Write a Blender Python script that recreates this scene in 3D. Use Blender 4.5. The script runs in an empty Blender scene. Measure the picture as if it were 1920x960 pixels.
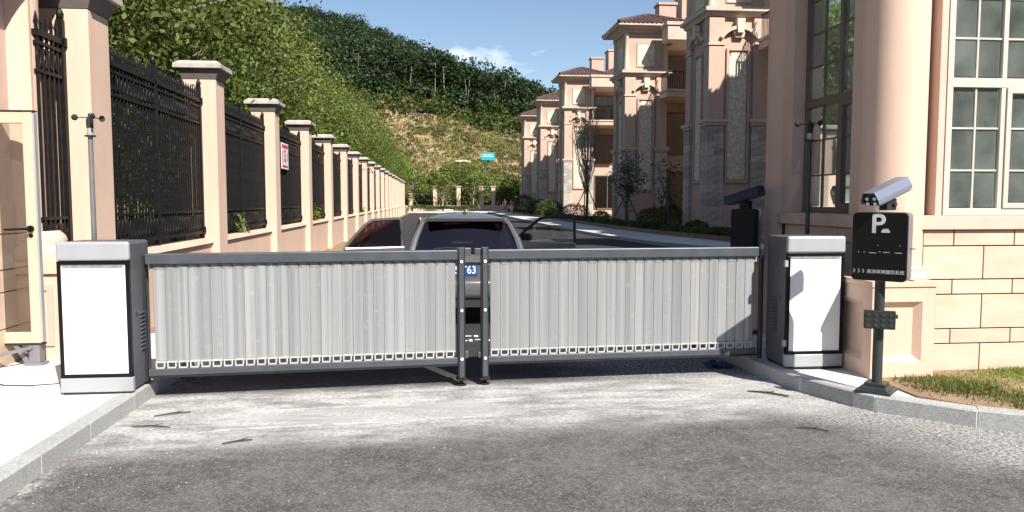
import bpy, bmesh, math, random
import numpy as np
from mathutils import Vector, Matrix
R = math.radians
random.seed(7); rng = np.random.default_rng(7)
SC = bpy.context.scene
COL = SC.collection

# ------------------------------------------------------------------ camera, sky, sun, exposure
cd = bpy.data.cameras.new('camera'); cam = bpy.data.objects.new('camera', cd); COL.objects.link(cam)
cd.sensor_width = 36; cd.lens = 36 * 1450 / 1920; cd.clip_start = 0.05; cd.clip_end = 2000
cam.location = (0, 0, 1.6); cam.rotation_euler = (R(90 - 4.102), 0, R(-5.696))
SC.camera = cam
SUN_EL, SUN_AZ = 43.0, 27.0          # azimuth measured from -Y towards +X
sx, sy, sz = math.cos(R(SUN_EL)) * math.sin(R(SUN_AZ)), -math.cos(R(SUN_EL)) * math.cos(R(SUN_AZ)), math.sin(R(SUN_EL))
sl = bpy.data.lights.new('sun', 'SUN'); sl.energy = 5.0; sl.angle = R(0.5); sl.color = (1.0, 0.95, 0.87)
so = bpy.data.objects.new('sun', sl); COL.objects.link(so)
so.rotation_euler = Vector((sx, sy, sz)).to_track_quat('Z', 'Y').to_euler(); so.location = (20, -30, 40)
SC.view_settings.view_transform = 'Standard'; SC.view_settings.look = 'None'
SC.view_settings.exposure = 0.82; SC.view_settings.gamma = 1
SC.render.engine = 'CYCLES'
SC.cycles.max_bounces = 6; SC.cycles.diffuse_bounces = 2; SC.cycles.transparent_max_bounces = 16
try: SC.cycles.use_denoising = True
except Exception: pass
W = bpy.data.worlds.new('World'); SC.world = W; W.use_nodes = True
wn, wl = W.node_tree.nodes, W.node_tree.links
wn.clear()
wo = wn.new('ShaderNodeOutputWorld'); wb = wn.new('ShaderNodeBackground'); wb.inputs[1].default_value = 0.074
sk = wn.new('ShaderNodeTexSky'); sk.sky_type = 'NISHITA'; sk.sun_disc = False
sk.sun_elevation = R(SUN_EL); sk.sun_rotation = math.atan2(sx, sy)
sk.air_density = 1.0; sk.dust_density = 0.2; sk.ozone_density = 1.5; sk.altitude = 50
wtc = wn.new('ShaderNodeTexCoord'); wmap = wn.new('ShaderNodeMapping'); wmap.inputs['Scale'].default_value = (3.2, 3.2, 9.0); wmap.inputs['Location'].default_value = (0.35, 0.1, 0.55)
wno = wn.new('ShaderNodeTexNoise'); wno.inputs['Scale'].default_value = 1.6; wno.inputs['Detail'].default_value = 7; wno.inputs['Roughness'].default_value = 0.55
wrp = wn.new('ShaderNodeValToRGB'); wrp.color_ramp.elements[0].position = 0.60; wrp.color_ramp.elements[1].position = 0.75
wmx = wn.new('ShaderNodeMixRGB'); wmx.inputs[2].default_value = (13, 13.4, 14, 1)
wl.new(wtc.outputs['Generated'], wmap.inputs['Vector']); wl.new(wmap.outputs[0], wno.inputs['Vector']); wl.new(wno.outputs[0], wrp.inputs[0])
wl.new(wrp.outputs[0], wmx.inputs[0]); wl.new(sk.outputs[0], wmx.inputs[1]); wl.new(wmx.outputs[0], wb.inputs[0]); wl.new(wb.outputs[0], wo.inputs[0])

# ------------------------------------------------------------------ materials
MATS = {}
def nodes_of(name):
    m = bpy.data.materials.new(name); m.use_nodes = True
    return m, m.node_tree.nodes, m.node_tree.links, m.node_tree.nodes['Principled BSDF']
def mat(name, col, rough=0.6, metal=0.0, var=0.12, scale=3.0, bump=0.0, bscale=40.0, spec=0.5, coat=0.0, col2=None, rnd=0.0, stretch=None, detail=6, streak=0.0):
    """Plain principled paint: base colour broken up by noise, an optional second colour for stains, fine bump, per-object value shift."""
    m, n, l, b = nodes_of(name); MATS[name] = m
    tc = n.new('ShaderNodeTexCoord'); mp = n.new('ShaderNodeMapping')
    if stretch: mp.inputs['Scale'].default_value = stretch
    l.new(tc.outputs['Object'], mp.inputs['Vector'])
    no = n.new('ShaderNodeTexNoise'); no.inputs['Scale'].default_value = scale; no.inputs['Detail'].default_value = detail
    l.new(mp.outputs[0], no.inputs['Vector'])
    mx = n.new('ShaderNodeMixRGB')
    c2 = col2 if col2 else tuple(c * (1 - 2 * var) for c in col)
    c1 = col if col2 else tuple(min(1, c * (1 + 2 * var)) for c in col)
    mx.inputs[1].default_value = (*c1, 1); mx.inputs[2].default_value = (*c2, 1)
    rp = n.new('ShaderNodeMapRange'); rp.inputs[1].default_value = 0.3; rp.inputs[2].default_value = 0.7
    l.new(no.outputs[0], rp.inputs[0]); l.new(rp.outputs[0], mx.inputs[0])
    out = mx.outputs[0]
    if streak:
        m2 = n.new('ShaderNodeMapping'); m2.inputs['Scale'].default_value = (9, 9, 0.5); l.new(tc.outputs['Object'], m2.inputs['Vector'])
        n2 = n.new('ShaderNodeTexNoise'); n2.inputs['Scale'].default_value = 1.0; n2.inputs['Detail'].default_value = 5; l.new(m2.outputs[0], n2.inputs['Vector'])
        r2 = n.new('ShaderNodeMapRange'); r2.inputs[1].default_value = 0.52; r2.inputs[2].default_value = 0.75; r2.inputs[4].default_value = streak; l.new(n2.outputs[0], r2.inputs[0])
        x2 = n.new('ShaderNodeMixRGB'); x2.blend_type = 'MULTIPLY'; x2.inputs[2].default_value = (0.55, 0.5, 0.45, 1)
        l.new(r2.outputs[0], x2.inputs[0]); l.new(out, x2.inputs[1]); out = x2.outputs[0]
    if rnd:
        oi = n.new('ShaderNodeObjectInfo'); mr = n.new('ShaderNodeMapRange'); mr.inputs[3].default_value = 1 - rnd; mr.inputs[4].default_value = 1 + rnd
        l.new(oi.outputs['Random'], mr.inputs[0])
        hs = n.new('ShaderNodeHueSaturation'); l.new(mr.outputs[0], hs.inputs['Value']); l.new(out, hs.inputs['Color']); out = hs.outputs[0]
    l.new(out, b.inputs['Base Color'])
    b.inputs['Roughness'].default_value = rough; b.inputs['Metallic'].default_value = metal
    b.inputs['Specular IOR Level'].default_value = spec; b.inputs['Coat Weight'].default_value = coat
    if bump:
        n2 = n.new('ShaderNodeTexNoise'); n2.inputs['Scale'].default_value = bscale; n2.inputs['Detail'].default_value = 5; l.new(tc.outputs['Object'], n2.inputs['Vector'])
        bp = n.new('ShaderNodeBump'); bp.inputs['Strength'].default_value = bump; bp.inputs['Distance'].default_value = 0.02
        l.new(n2.outputs[0], bp.inputs['Height']); l.new(bp.outputs[0], b.inputs['Normal'])
    return m
def leafmat(name, cols, transl=0.35, nscale=0.7):
    m, n, l, b = nodes_of(name); MATS[name] = m
    g = n.new('ShaderNodeNewGeometry'); oi = n.new('ShaderNodeObjectInfo')
    rp = n.new('ShaderNodeValToRGB'); el = rp.color_ramp.elements
    while len(el) < len(cols): el.new(0.5)
    for i, c in enumerate(cols): el[i].position = i / (len(cols) - 1); el[i].color = (*c, 1)
    l.new(g.outputs['Random Per Island'], rp.inputs[0])
    hs = n.new('ShaderNodeHueSaturation'); mr = n.new('ShaderNodeMapRange'); mr.inputs[3].default_value = 0.8; mr.inputs[4].default_value = 1.2
    tc = n.new('ShaderNodeTexCoord'); no = n.new('ShaderNodeTexNoise'); no.inputs['Scale'].default_value = nscale; no.inputs['Detail'].default_value = 2; l.new(tc.outputs['Object'], no.inputs['Vector'])
    nr = n.new('ShaderNodeMapRange'); nr.inputs[1].default_value = 0.35; nr.inputs[2].default_value = 0.65; nr.inputs[3].default_value = 0.55; nr.inputs[4].default_value = 1.4; l.new(no.outputs[0], nr.inputs[0])
    mu = n.new('ShaderNodeMath'); mu.operation = 'MULTIPLY'
    l.new(oi.outputs['Random'], mr.inputs[0]); l.new(mr.outputs[0], mu.inputs[0]); l.new(nr.outputs[0], mu.inputs[1]); l.new(mu.outputs[0], hs.inputs['Value']); l.new(rp.outputs[0], hs.inputs['Color'])
    tr = n.new('ShaderNodeBsdfTranslucent'); ms = n.new('ShaderNodeMixShader'); ms.inputs[0].default_value = transl
    l.new(hs.outputs[0], b.inputs['Base Color']); l.new(hs.outputs[0], tr.inputs[0]); b.inputs['Roughness'].default_value = 0.55; b.inputs['Specular IOR Level'].default_value = 0.3
    l.new(b.outputs[0], ms.inputs[1]); l.new(tr.outputs[0], ms.inputs[2]); l.new(ms.outputs[0], n['Material Output'].inputs[0])
    return m
def glassmat(name, tint, refl=0.25, through=0.75, rough=0.02, gcol=(1, 1, 1), dust_veil=0.0):
    """Thin pane: tinted see-through plus a coated mirror share that grows at grazing angles."""
    m, n, l, b = nodes_of(name); MATS[name] = m; n.remove(b)
    t = n.new('ShaderNodeBsdfTransparent'); t.inputs[0].default_value = (*[c * through for c in tint], 1)
    g = n.new('ShaderNodeBsdfGlossy'); g.inputs['Roughness'].default_value = rough; g.inputs[0].default_value = (*gcol, 1)
    lw = n.new('ShaderNodeLayerWeight'); lw.inputs[0].default_value = 0.35
    mr = n.new('ShaderNodeMapRange'); mr.inputs[3].default_value = refl; mr.inputs[4].default_value = 0.9
    ms = n.new('ShaderNodeMixShader'); l.new(lw.outputs['Fresnel'], mr.inputs[0]); l.new(mr.outputs[0], ms.inputs[0])
    l.new(t.outputs[0], ms.inputs[1]); l.new(g.outputs[0], ms.inputs[2]); l.new(ms.outputs[0], n['Material Output'].inputs[0])
    if dust_veil:                                   # pale veil mixed into the colour, standing in for hazy reflection and lit interior
        tc = n.new('ShaderNodeTexCoord'); no = n.new('ShaderNodeTexNoise'); no.inputs['Scale'].default_value = 3; no.inputs['Detail'].default_value = 6; l.new(tc.outputs['Object'], no.inputs['Vector'])
        r2 = n.new('ShaderNodeMapRange'); r2.inputs[1].default_value = 0.3; r2.inputs[2].default_value = 0.7; r2.inputs[3].default_value = dust_veil * 0.5; r2.inputs[4].default_value = dust_veil * 1.5; l.new(no.outputs[0], r2.inputs[0])
        df = n.new('ShaderNodeBsdfDiffuse'); df.inputs[0].default_value = (0.62, 0.70, 0.66, 1); m2 = n.new('ShaderNodeMixShader')
        l.new(r2.outputs[0], m2.inputs[0]); l.new(ms.outputs[0], m2.inputs[1]); l.new(df.outputs[0], m2.inputs[2]); l.new(m2.outputs[0], n['Material Output'].inputs[0])
    return m

PEACH = (0.66, 0.465, 0.36)
mat('plaster', PEACH, 0.85, var=0.03, scale=1.2, bump=0.12, bscale=90, streak=0.16)
mat('plaster_pink', (0.62, 0.44, 0.36), 0.85, var=0.03, scale=1.5, bump=0.1, bscale=90, streak=0.12)
mat('plaster_villa', (0.50, 0.355, 0.28), 0.85, var=0.05, scale=0.8, bump=0.1, bscale=60, streak=0.2)
mat('trim_villa', (0.54, 0.42, 0.34), 0.8, var=0.05, scale=2)
mat('relief_stone', (0.60, 0.54, 0.43), 0.9, var=0.12, scale=7, bump=1.0, bscale=9)
mat('clad_stone', (0.40, 0.36, 0.31), 0.85, var=0.12, scale=4, bump=0.5, bscale=25, rnd=0.22)
mat('sandstone', (0.66, 0.51, 0.40), 0.8, col2=(0.56, 0.40, 0.30), scale=2.2, stretch=(1, 1, 3.5), bump=0.08, rnd=0.07)
mat('joint', (0.035, 0.03, 0.028), 0.9)
mat('cap_stone', (0.43, 0.385, 0.355), 0.85, var=0.08, scale=6, bump=0.15)
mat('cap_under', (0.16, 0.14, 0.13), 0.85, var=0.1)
mat('iron', (0.007, 0.007, 0.008), 0.5, 0.0, var=0.2, scale=12, spec=0.25)
mat('concrete_bright', (0.66, 0.65, 0.62), 0.9, var=0.06, scale=1.5, bump=0.15, bscale=70)
mat('granite', (0.36, 0.36, 0.355), 0.8, var=0.10, scale=60, bump=0.3, bscale=120, rnd=0.05, streak=0.25)
mat('mortar', (0.66, 0.65, 0.62), 0.9)
mat('paving', (0.55, 0.53, 0.50), 0.9, var=0.1, scale=3, bump=0.2)
mat('soil', (0.20, 0.125, 0.075), 0.95, col2=(0.30, 0.22, 0.13), scale=5, bump=0.6, bscale=30)
mat('ground_grass', (0.08, 0.10, 0.035), 0.95, col2=(0.16, 0.13, 0.06), scale=0.4, bump=0.5, bscale=4)
mat('gate_grey', (0.085, 0.095, 0.11), 0.42, 0.35, var=0.06, scale=8)
mat('gate_black', (0.02, 0.021, 0.024), 0.45, 0.2, var=0.1)
mat('bolt_white', (0.75, 0.75, 0.75), 0.4)
mat('bracket_white', (0.46, 0.46, 0.45), 0.55, var=0.08, scale=20)
mat('comb_grey', (0.23, 0.23, 0.23), 0.6, var=0.2, scale=30)
mat('cabinet_side', (0.115, 0.12, 0.135), 0.45, 0.3, var=0.04, scale=4)
mat('cabinet_cap', (0.36, 0.37, 0.39), 0.42, 0.15, var=0.03)
mat('cabinet_panel', (0.85, 0.85, 0.85), 0.35, var=0.01)
mat('black_gloss', (0.006, 0.006, 0.007), 0.22, var=0.0, spec=0.2)
mat('rubber', (0.015, 0.015, 0.016), 0.8)
mat('sign_white', (0.50, 0.50, 0.50), 0.5)
mat('silver_paint', (0.24, 0.26, 0.33), 0.40, 0.5, var=0.03)
mat('navy_paint', (0.03, 0.035, 0.07), 0.4, 0.2)
mat('pole_dark', (0.05, 0.06, 0.06), 0.45, 0.4)
mat('pole_grey', (0.20, 0.20, 0.21), 0.45, 0.4)
mat('lens_glow', (0.8, 0.8, 0.8), 0.3)
mat('window_frame', (0.55, 0.49, 0.42), 0.5, 0.1, var=0.02)
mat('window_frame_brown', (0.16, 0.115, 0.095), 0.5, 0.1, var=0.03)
mat('door_frame', (0.60, 0.50, 0.38), 0.45, 0.2, var=0.03)
mat('steel_grey', (0.22, 0.22, 0.24), 0.5, 0.4)
mat('interior', (0.30, 0.27, 0.24), 0.9)
mat('interior_white', (0.80, 0.79, 0.76), 0.8)
mat('tile', (0.10, 0.056, 0.05), 0.75, var=0.25, scale=5, rnd=0.05)
mat('car_paint', (0.22, 0.215, 0.215), 0.28, 0.6, var=0.02, coat=0.8)
mat('car_dark', (0.02, 0.02, 0.022), 0.6)
mat('car_seat', (0.05, 0.035, 0.035), 0.85)
mat('chrome', (0.6, 0.6, 0.62), 0.15, 1.0, var=0.0)
mat('plate_blue', (0.008, 0.065, 0.25), 0.4, var=0.0)
mat('paint_white', (0.72, 0.72, 0.72), 0.6, var=0.1, scale=40)
mat('red_paint', (0.55, 0.04, 0.05), 0.5)
mat('red_lens', (0.35, 0.01, 0.01), 0.2, coat=0.5)
mat('teal_board', (0.0, 0.33, 0.38), 0.6, var=0.03)
mat('bark', (0.27, 0.23, 0.18), 0.9, var=0.2, scale=9, bump=0.5)
mat('bark_dark', (0.11, 0.085, 0.065), 0.9, var=0.2, scale=9)
mat('stake_wood', (0.36, 0.28, 0.19), 0.9, var=0.15, scale=8)
mat('twig_dark', (0.035, 0.028, 0.022), 0.9)
mat('plastic_pipe', (0.55, 0.56, 0.58), 0.5)
mat('blue_cloth', (0.02, 0.03, 0.14), 0.8)
mat('skin_tone', (0.55, 0.34, 0.25), 0.7)
mat('pink_cloth', (0.75, 0.16, 0.24), 0.8)
mat('white_cloth', (0.75, 0.72, 0.70), 0.8)
mat('dark_cloth', (0.06, 0.04, 0.06), 0.8)
mat('hair', (0.015, 0.012, 0.01), 0.6)
mat('gravel', (0.36, 0.35, 0.335), 0.9, var=0.2, scale=3)
leafmat('leaf_fence', [(0.05, 0.10, 0.015), (0.10, 0.18, 0.025), (0.17, 0.27, 0.04), (0.30, 0.34, 0.07)], 0.5)
leafmat('leaf_olive', [(0.08, 0.12, 0.025), (0.15, 0.20, 0.04), (0.27, 0.29, 0.08)], 0.45)
leafmat('leaf_forest', [(0.016, 0.034, 0.011), (0.026, 0.05, 0.015), (0.042, 0.068, 0.02)], 0.2, 0.16)
leafmat('leaf_edge', [(0.04, 0.075, 0.015), (0.07, 0.11, 0.022), (0.10, 0.13, 0.03)], 0.3)
leafmat('leaf_bank', [(0.09, 0.125, 0.03), (0.15, 0.165, 0.05), (0.21, 0.175, 0.075), (0.26, 0.19, 0.10)], 0.45, 0.2)
leafmat('leaf_shrub', [(0.03, 0.06, 0.014), (0.06, 0.10, 0.02), (0.10, 0.14, 0.03)], 0.3)
leafmat('leaf_shrub_yellow', [(0.09, 0.12, 0.02), (0.16, 0.18, 0.03), (0.2, 0.2, 0.05)], 0.3)
leafmat('leaf_silver', [(0.07, 0.10, 0.07), (0.13, 0.17, 0.12), (0.2, 0.24, 0.18)], 0.3)
leafmat('grass_blade', [(0.09, 0.15, 0.022), (0.16, 0.20, 0.04), (0.30, 0.25, 0.10)], 0.35)
glassmat('glass_coated', (0.80, 0.90, 0.87), 0.30, 0.9, gcol=(0.85, 0.95, 0.93), dust_veil=0.13)
glassmat('glass_clear', (0.93, 0.93, 0.9), 0.06, 0.95)
glassmat('glass_car', (0.13, 0.07, 0.08), 0.12, 0.8, gcol=(0.9, 0.75, 0.78))
glassmat('glass_rear', (0.2, 0.12, 0.12), 0.26, 0.8, gcol=(0.55, 0.38, 0.36))
glassmat('glass_villa', (0.05, 0.06, 0.06), 0.18, 0.8)

def road_material():
    m, n, l, b = nodes_of('asphalt'); MATS['asphalt'] = m
    tc = n.new('ShaderNodeTexCoord'); sp = n.new('ShaderNodeSeparateXYZ'); 
    def noise(s, d=6, src=None, rough=0.55, scl=None):
        q = n.new('ShaderNodeTexNoise'); q.inputs['Scale'].default_value = s; q.inputs['Detail'].default_value = d; q.inputs['Roughness'].default_value = rough
        if scl:
            mp = n.new('ShaderNodeMapping'); mp.inputs['Scale'].default_value = scl; l.new(tc.outputs['Object'], mp.inputs[0]); l.new(mp.outputs[0], q.inputs['Vector'])
        else: l.new(tc.outputs['Object'], q.inputs['Vector'])
        return q.outputs[0]
    l.new(tc.outputs['Object'], sp.inputs[0])
    def mth(op, a, b_=None, c=None):
        q = n.new('ShaderNodeMath'); q.operation = op
        for i, v in enumerate((a, b_, c)):
            if v is None: continue
            if isinstance(v, (int, float)): q.inputs[i].default_value = v
            else: l.new(v, q.inputs[i])
        return q.outputs[0]
    def rng_(v, a, b_, c=0.0, d=1.0, smooth=True):
        q = n.new('ShaderNodeMapRange'); q.interpolation_type = 'SMOOTHSTEP' if smooth else 'LINEAR'
        for i, x in zip((1, 2, 3, 4), (a, b_, c, d)): q.inputs[i].default_value = x
        l.new(v, q.inputs[0]); return q.outputs[0]
    def mixc(f, a, b_):
        q = n.new('ShaderNodeMixRGB')
        if isinstance(f, (int, float)): q.inputs[0].default_value = f
        else: l.new(f, q.inputs[0])
        for i, v in ((1, a), (2, b_)):
            if isinstance(v, tuple): q.inputs[i].default_value = (*v, 1)
            else: l.new(v, q.inputs[i])
        return q.outputs[0]
    x, y = sp.outputs[0], sp.outputs[1]
    warp = mth('MULTIPLY', mth('SUBTRACT', noise(1.3, 5), 0.5), 0.9)
    yw = mth('ADD', y, warp); xw = mth('ADD', x, warp)
    grain = rng_(noise(120, 3, rough=0.7), 0.42, 0.60)
    mott = mth('ADD', mth('MULTIPLY', rng_(noise(1.4, 9, rough=0.75), 0.40, 0.60), 0.6), mth('MULTIPLY', rng_(noise(12, 7, rough=0.75), 0.42, 0.58), 0.4))
    fresh = rng_(y, 6.6, 7.2)                    # clean dark asphalt beyond the entrance
    vo = n.new('ShaderNodeTexVoronoi'); vo.inputs['Scale'].default_value = 85; l.new(tc.outputs['Object'], vo.inputs['Vector'])
    vs_ = n.new('ShaderNodeSeparateColor'); l.new(vo.outputs['Color'], vs_.inputs[0]); cell = vs_.outputs[0]
    base = mixc(mott, (0.185, 0.175, 0.168), (0.052, 0.047, 0.045))
    base = mixc(mth('MULTIPLY', rng_(noise(0.55, 5), 0.48, 0.62), 0.5), base, mixc(mott, (0.19, 0.165, 0.15), (0.075, 0.06, 0.053)))
    wht = mth('MULTIPLY', rng_(noise(6.5, 8, rough=0.78), 0.585, 0.66), rng_(noise(0.9, 3), 0.42, 0.58))
    base = mixc(mth('MULTIPLY', wht, 0.65), base, (0.42, 0.41, 0.40))
    base = mixc(mth('MULTIPLY', rng_(cell, 0.66, 0.95), 0.45), base, (0.36, 0.345, 0.33))
    base = mixc(mth('MULTIPLY', rng_(cell, 0.30, 0.05), 0.5), base, (0.045, 0.042, 0.04))
    base = mixc(mth('MULTIPLY', grain, 0.40), base, (0.33, 0.315, 0.30))
    speck = rng_(noise(48, 3), 0.63, 0.68)
    base = mixc(mth('MULTIPLY', speck, 0.6), base, (0.46, 0.45, 0.42))
    far = mixc(mott, (0.062, 0.062, 0.066), (0.045, 0.045, 0.048))
    # cement dust spread across the lane in front of the gate
    sl_ = mth('ADD', yw, mth('MULTIPLY', xw, -0.10))
    u0 = mth('ADD', mth('ADD', y, mth('MULTIPLY', x, -0.055)), mth('MULTIPLY', warp, 0.25))
    dust_veil = mth('MULTIPLY', rng_(sl_, 4.9, 5.6), rng_(u0, 6.50, 6.72, 1.0, 0.0))
    brk = rng_(noise(3.2, 9, rough=0.7, scl=(0.55, 1.6, 1)), 0.34, 0.62)
    dust_veil = mth('MULTIPLY', dust_veil, mth('ADD', mth('MULTIPLY', brk, 0.72), 0.28))
    dust_veil = mth('MULTIPLY', dust_veil, mth('ADD', mth('MULTIPLY', rng_(noise(26, 6, rough=0.8), 0.38, 0.60), 0.5), mth('ADD', 0.5, mth('MULTIPLY', cell, 0.22))))
    # brushed cement strip parallel with the gate
    u = mth('ADD', y, mth('MULTIPLY', x, -0.10)); w2 = mth('MULTIPLY', warp, 0.10)
    u = mth('ADD', u, w2)
    strip = mth('MULTIPLY', rng_(u, 5.60, 5.64), rng_(u, 6.06, 6.12, 1, 0)); strip = mth('MULTIPLY', strip, mth('MULTIPLY', rng_(x, -1.62, -1.5), rng_(x, 0.35, 0.75, 1, 0)))
    brush = rng_(noise(1.0, 7, rough=0.7, scl=(1.2, 16, 1)), 0.3, 0.7)
    strip = mth('MULTIPLY', strip, mth('ADD', mth('MULTIPLY', brush, 0.5), 0.35))
    edge = mth('MULTIPLY', mth('MULTIPLY', rng_(u, 5.585, 5.605), rng_(u, 5.63, 5.66, 1, 0)), mth('MULTIPLY', rng_(x, -1.62, -1.5), rng_(x, 0.2, 0.6, 1, 0)))
    edge2 = mth('MULTIPLY', mth('MULTIPLY', rng_(u, 6.06, 6.08), rng_(u, 6.10, 6.13, 1, 0)), mth('MULTIPLY', rng_(x, -1.9, -1.3), rng_(x, 0.6, 0.9, 1, 0)))
    edge = mth('MULTIPLY', mth('ADD', edge, edge2), rng_(noise(5, 6), 0.3, 0.55))
    # pale gravel dust along the right-hand kerb and on the left edge
    kr = mth('SUBTRACT', mth('ADD', mth('MULTIPLY', xw, 0.80), mth('MULTIPLY', yw, 0.60)), 5.72)
    kd = mth('MULTIPLY', rng_(kr, -0.75, 0.05), mth('MULTIPLY', rng_(noise(38, 6, rough=0.8), 0.42, 0.60), rng_(y, 7.4, 8.0, 1, 0)))
    kl = mth('MULTIPLY', rng_(xw, -2.0, -2.45), mth('MULTIPLY', rng_(noise(9, 6, rough=0.7), 0.42, 0.66), rng_(y, 7.4, 8.0, 1, 0)))
    d = mth('MAXIMUM', mth('MAXIMUM', mth('MULTIPLY', dust_veil, 0.95), strip), mth('MAXIMUM', edge, mth('MAXIMUM', mth('MULTIPLY', kd, 0.85), mth('MULTIPLY', kl, 0.7))))
    col = mixc(fresh, base, far)
    col = mixc(d, col, mixc(noise(2.5, 4), (0.68, 0.665, 0.63), (0.80, 0.79, 0.77)))
    l.new(col, b.inputs['Base Color']); b.inputs['Roughness'].default_value = 0.92; b.inputs['Specular IOR Level'].default_value = 0.25
    bp = n.new('ShaderNodeBump'); bp.inputs['Strength'].default_value = 0.7; bp.inputs['Distance'].default_value = 0.012
    hh = mth('ADD', mth('MULTIPLY', grain, 1.2), mth('ADD', noise(60, 4), mth('MULTIPLY', noise(9, 4), 0.8)))
    l.new(hh, bp.inputs['Height']); l.new(bp.outputs[0], b.inputs['Normal'])
road_material()

def hill_material():
    m, n, l, b = nodes_of('hillside'); MATS['hillside'] = m
    tc = n.new('ShaderNodeTexCoord'); rp = n.new('ShaderNodeValToRGB'); no = n.new('ShaderNodeTexNoise'); no.inputs['Scale'].default_value = 0.055; no.inputs['Detail'].default_value = 10; no.inputs['Roughness'].default_value = 0.65
    l.new(tc.outputs['Object'], no.inputs['Vector']); l.new(no.outputs[0], rp.inputs[0])
    e = rp.color_ramp.elements
    e[0].position = 0.36; e[0].color = (0.085, 0.10, 0.03, 1); e[1].position = 0.60; e[1].color = (0.34, 0.245, 0.15, 1)
    q = e.new(0.43); q.color = (0.19, 0.165, 0.065, 1); q = e.new(0.50); q.color = (0.30, 0.22, 0.12, 1)
    vm = n.new('ShaderNodeVectorMath'); vm.operation = 'DISTANCE'; vm.inputs[1].default_value = (-5, 134, 10); l.new(tc.outputs['Object'], vm.inputs[0])
    mr = n.new('ShaderNodeMapRange'); mr.inputs[1].default_value = 6; mr.inputs[2].default_value = 26; mr.inputs[3].default_value = 0.07; mr.inputs[4].default_value = -0.11; l.new(vm.outputs['Value'], mr.inputs[0])
    ad = n.new('ShaderNodeMath'); ad.operation = 'ADD'; l.new(no.outputs[0], ad.inputs[0]); l.new(mr.outputs[0], ad.inputs[1]); l.new(ad.outputs[0], rp.inputs[0])
    l.new(rp.outputs[0], b.inputs['Base Color']); b.inputs['Roughness'].default_value = 1.0; b.inputs['Specular IOR Level'].default_value = 0.1
    n2 = n.new('ShaderNodeTexNoise'); n2.inputs['Scale'].default_value = 0.9; n2.inputs['Detail'].default_value = 8; l.new(tc.outputs['Object'], n2.inputs['Vector'])
    bp = n.new('ShaderNodeBump'); bp.inputs['Strength'].default_value = 0.9; bp.inputs['Distance'].default_value = 0.8; l.new(n2.outputs[0], bp.inputs['Height']); l.new(bp.outputs[0], b.inputs['Normal'])
hill_material()

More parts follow.
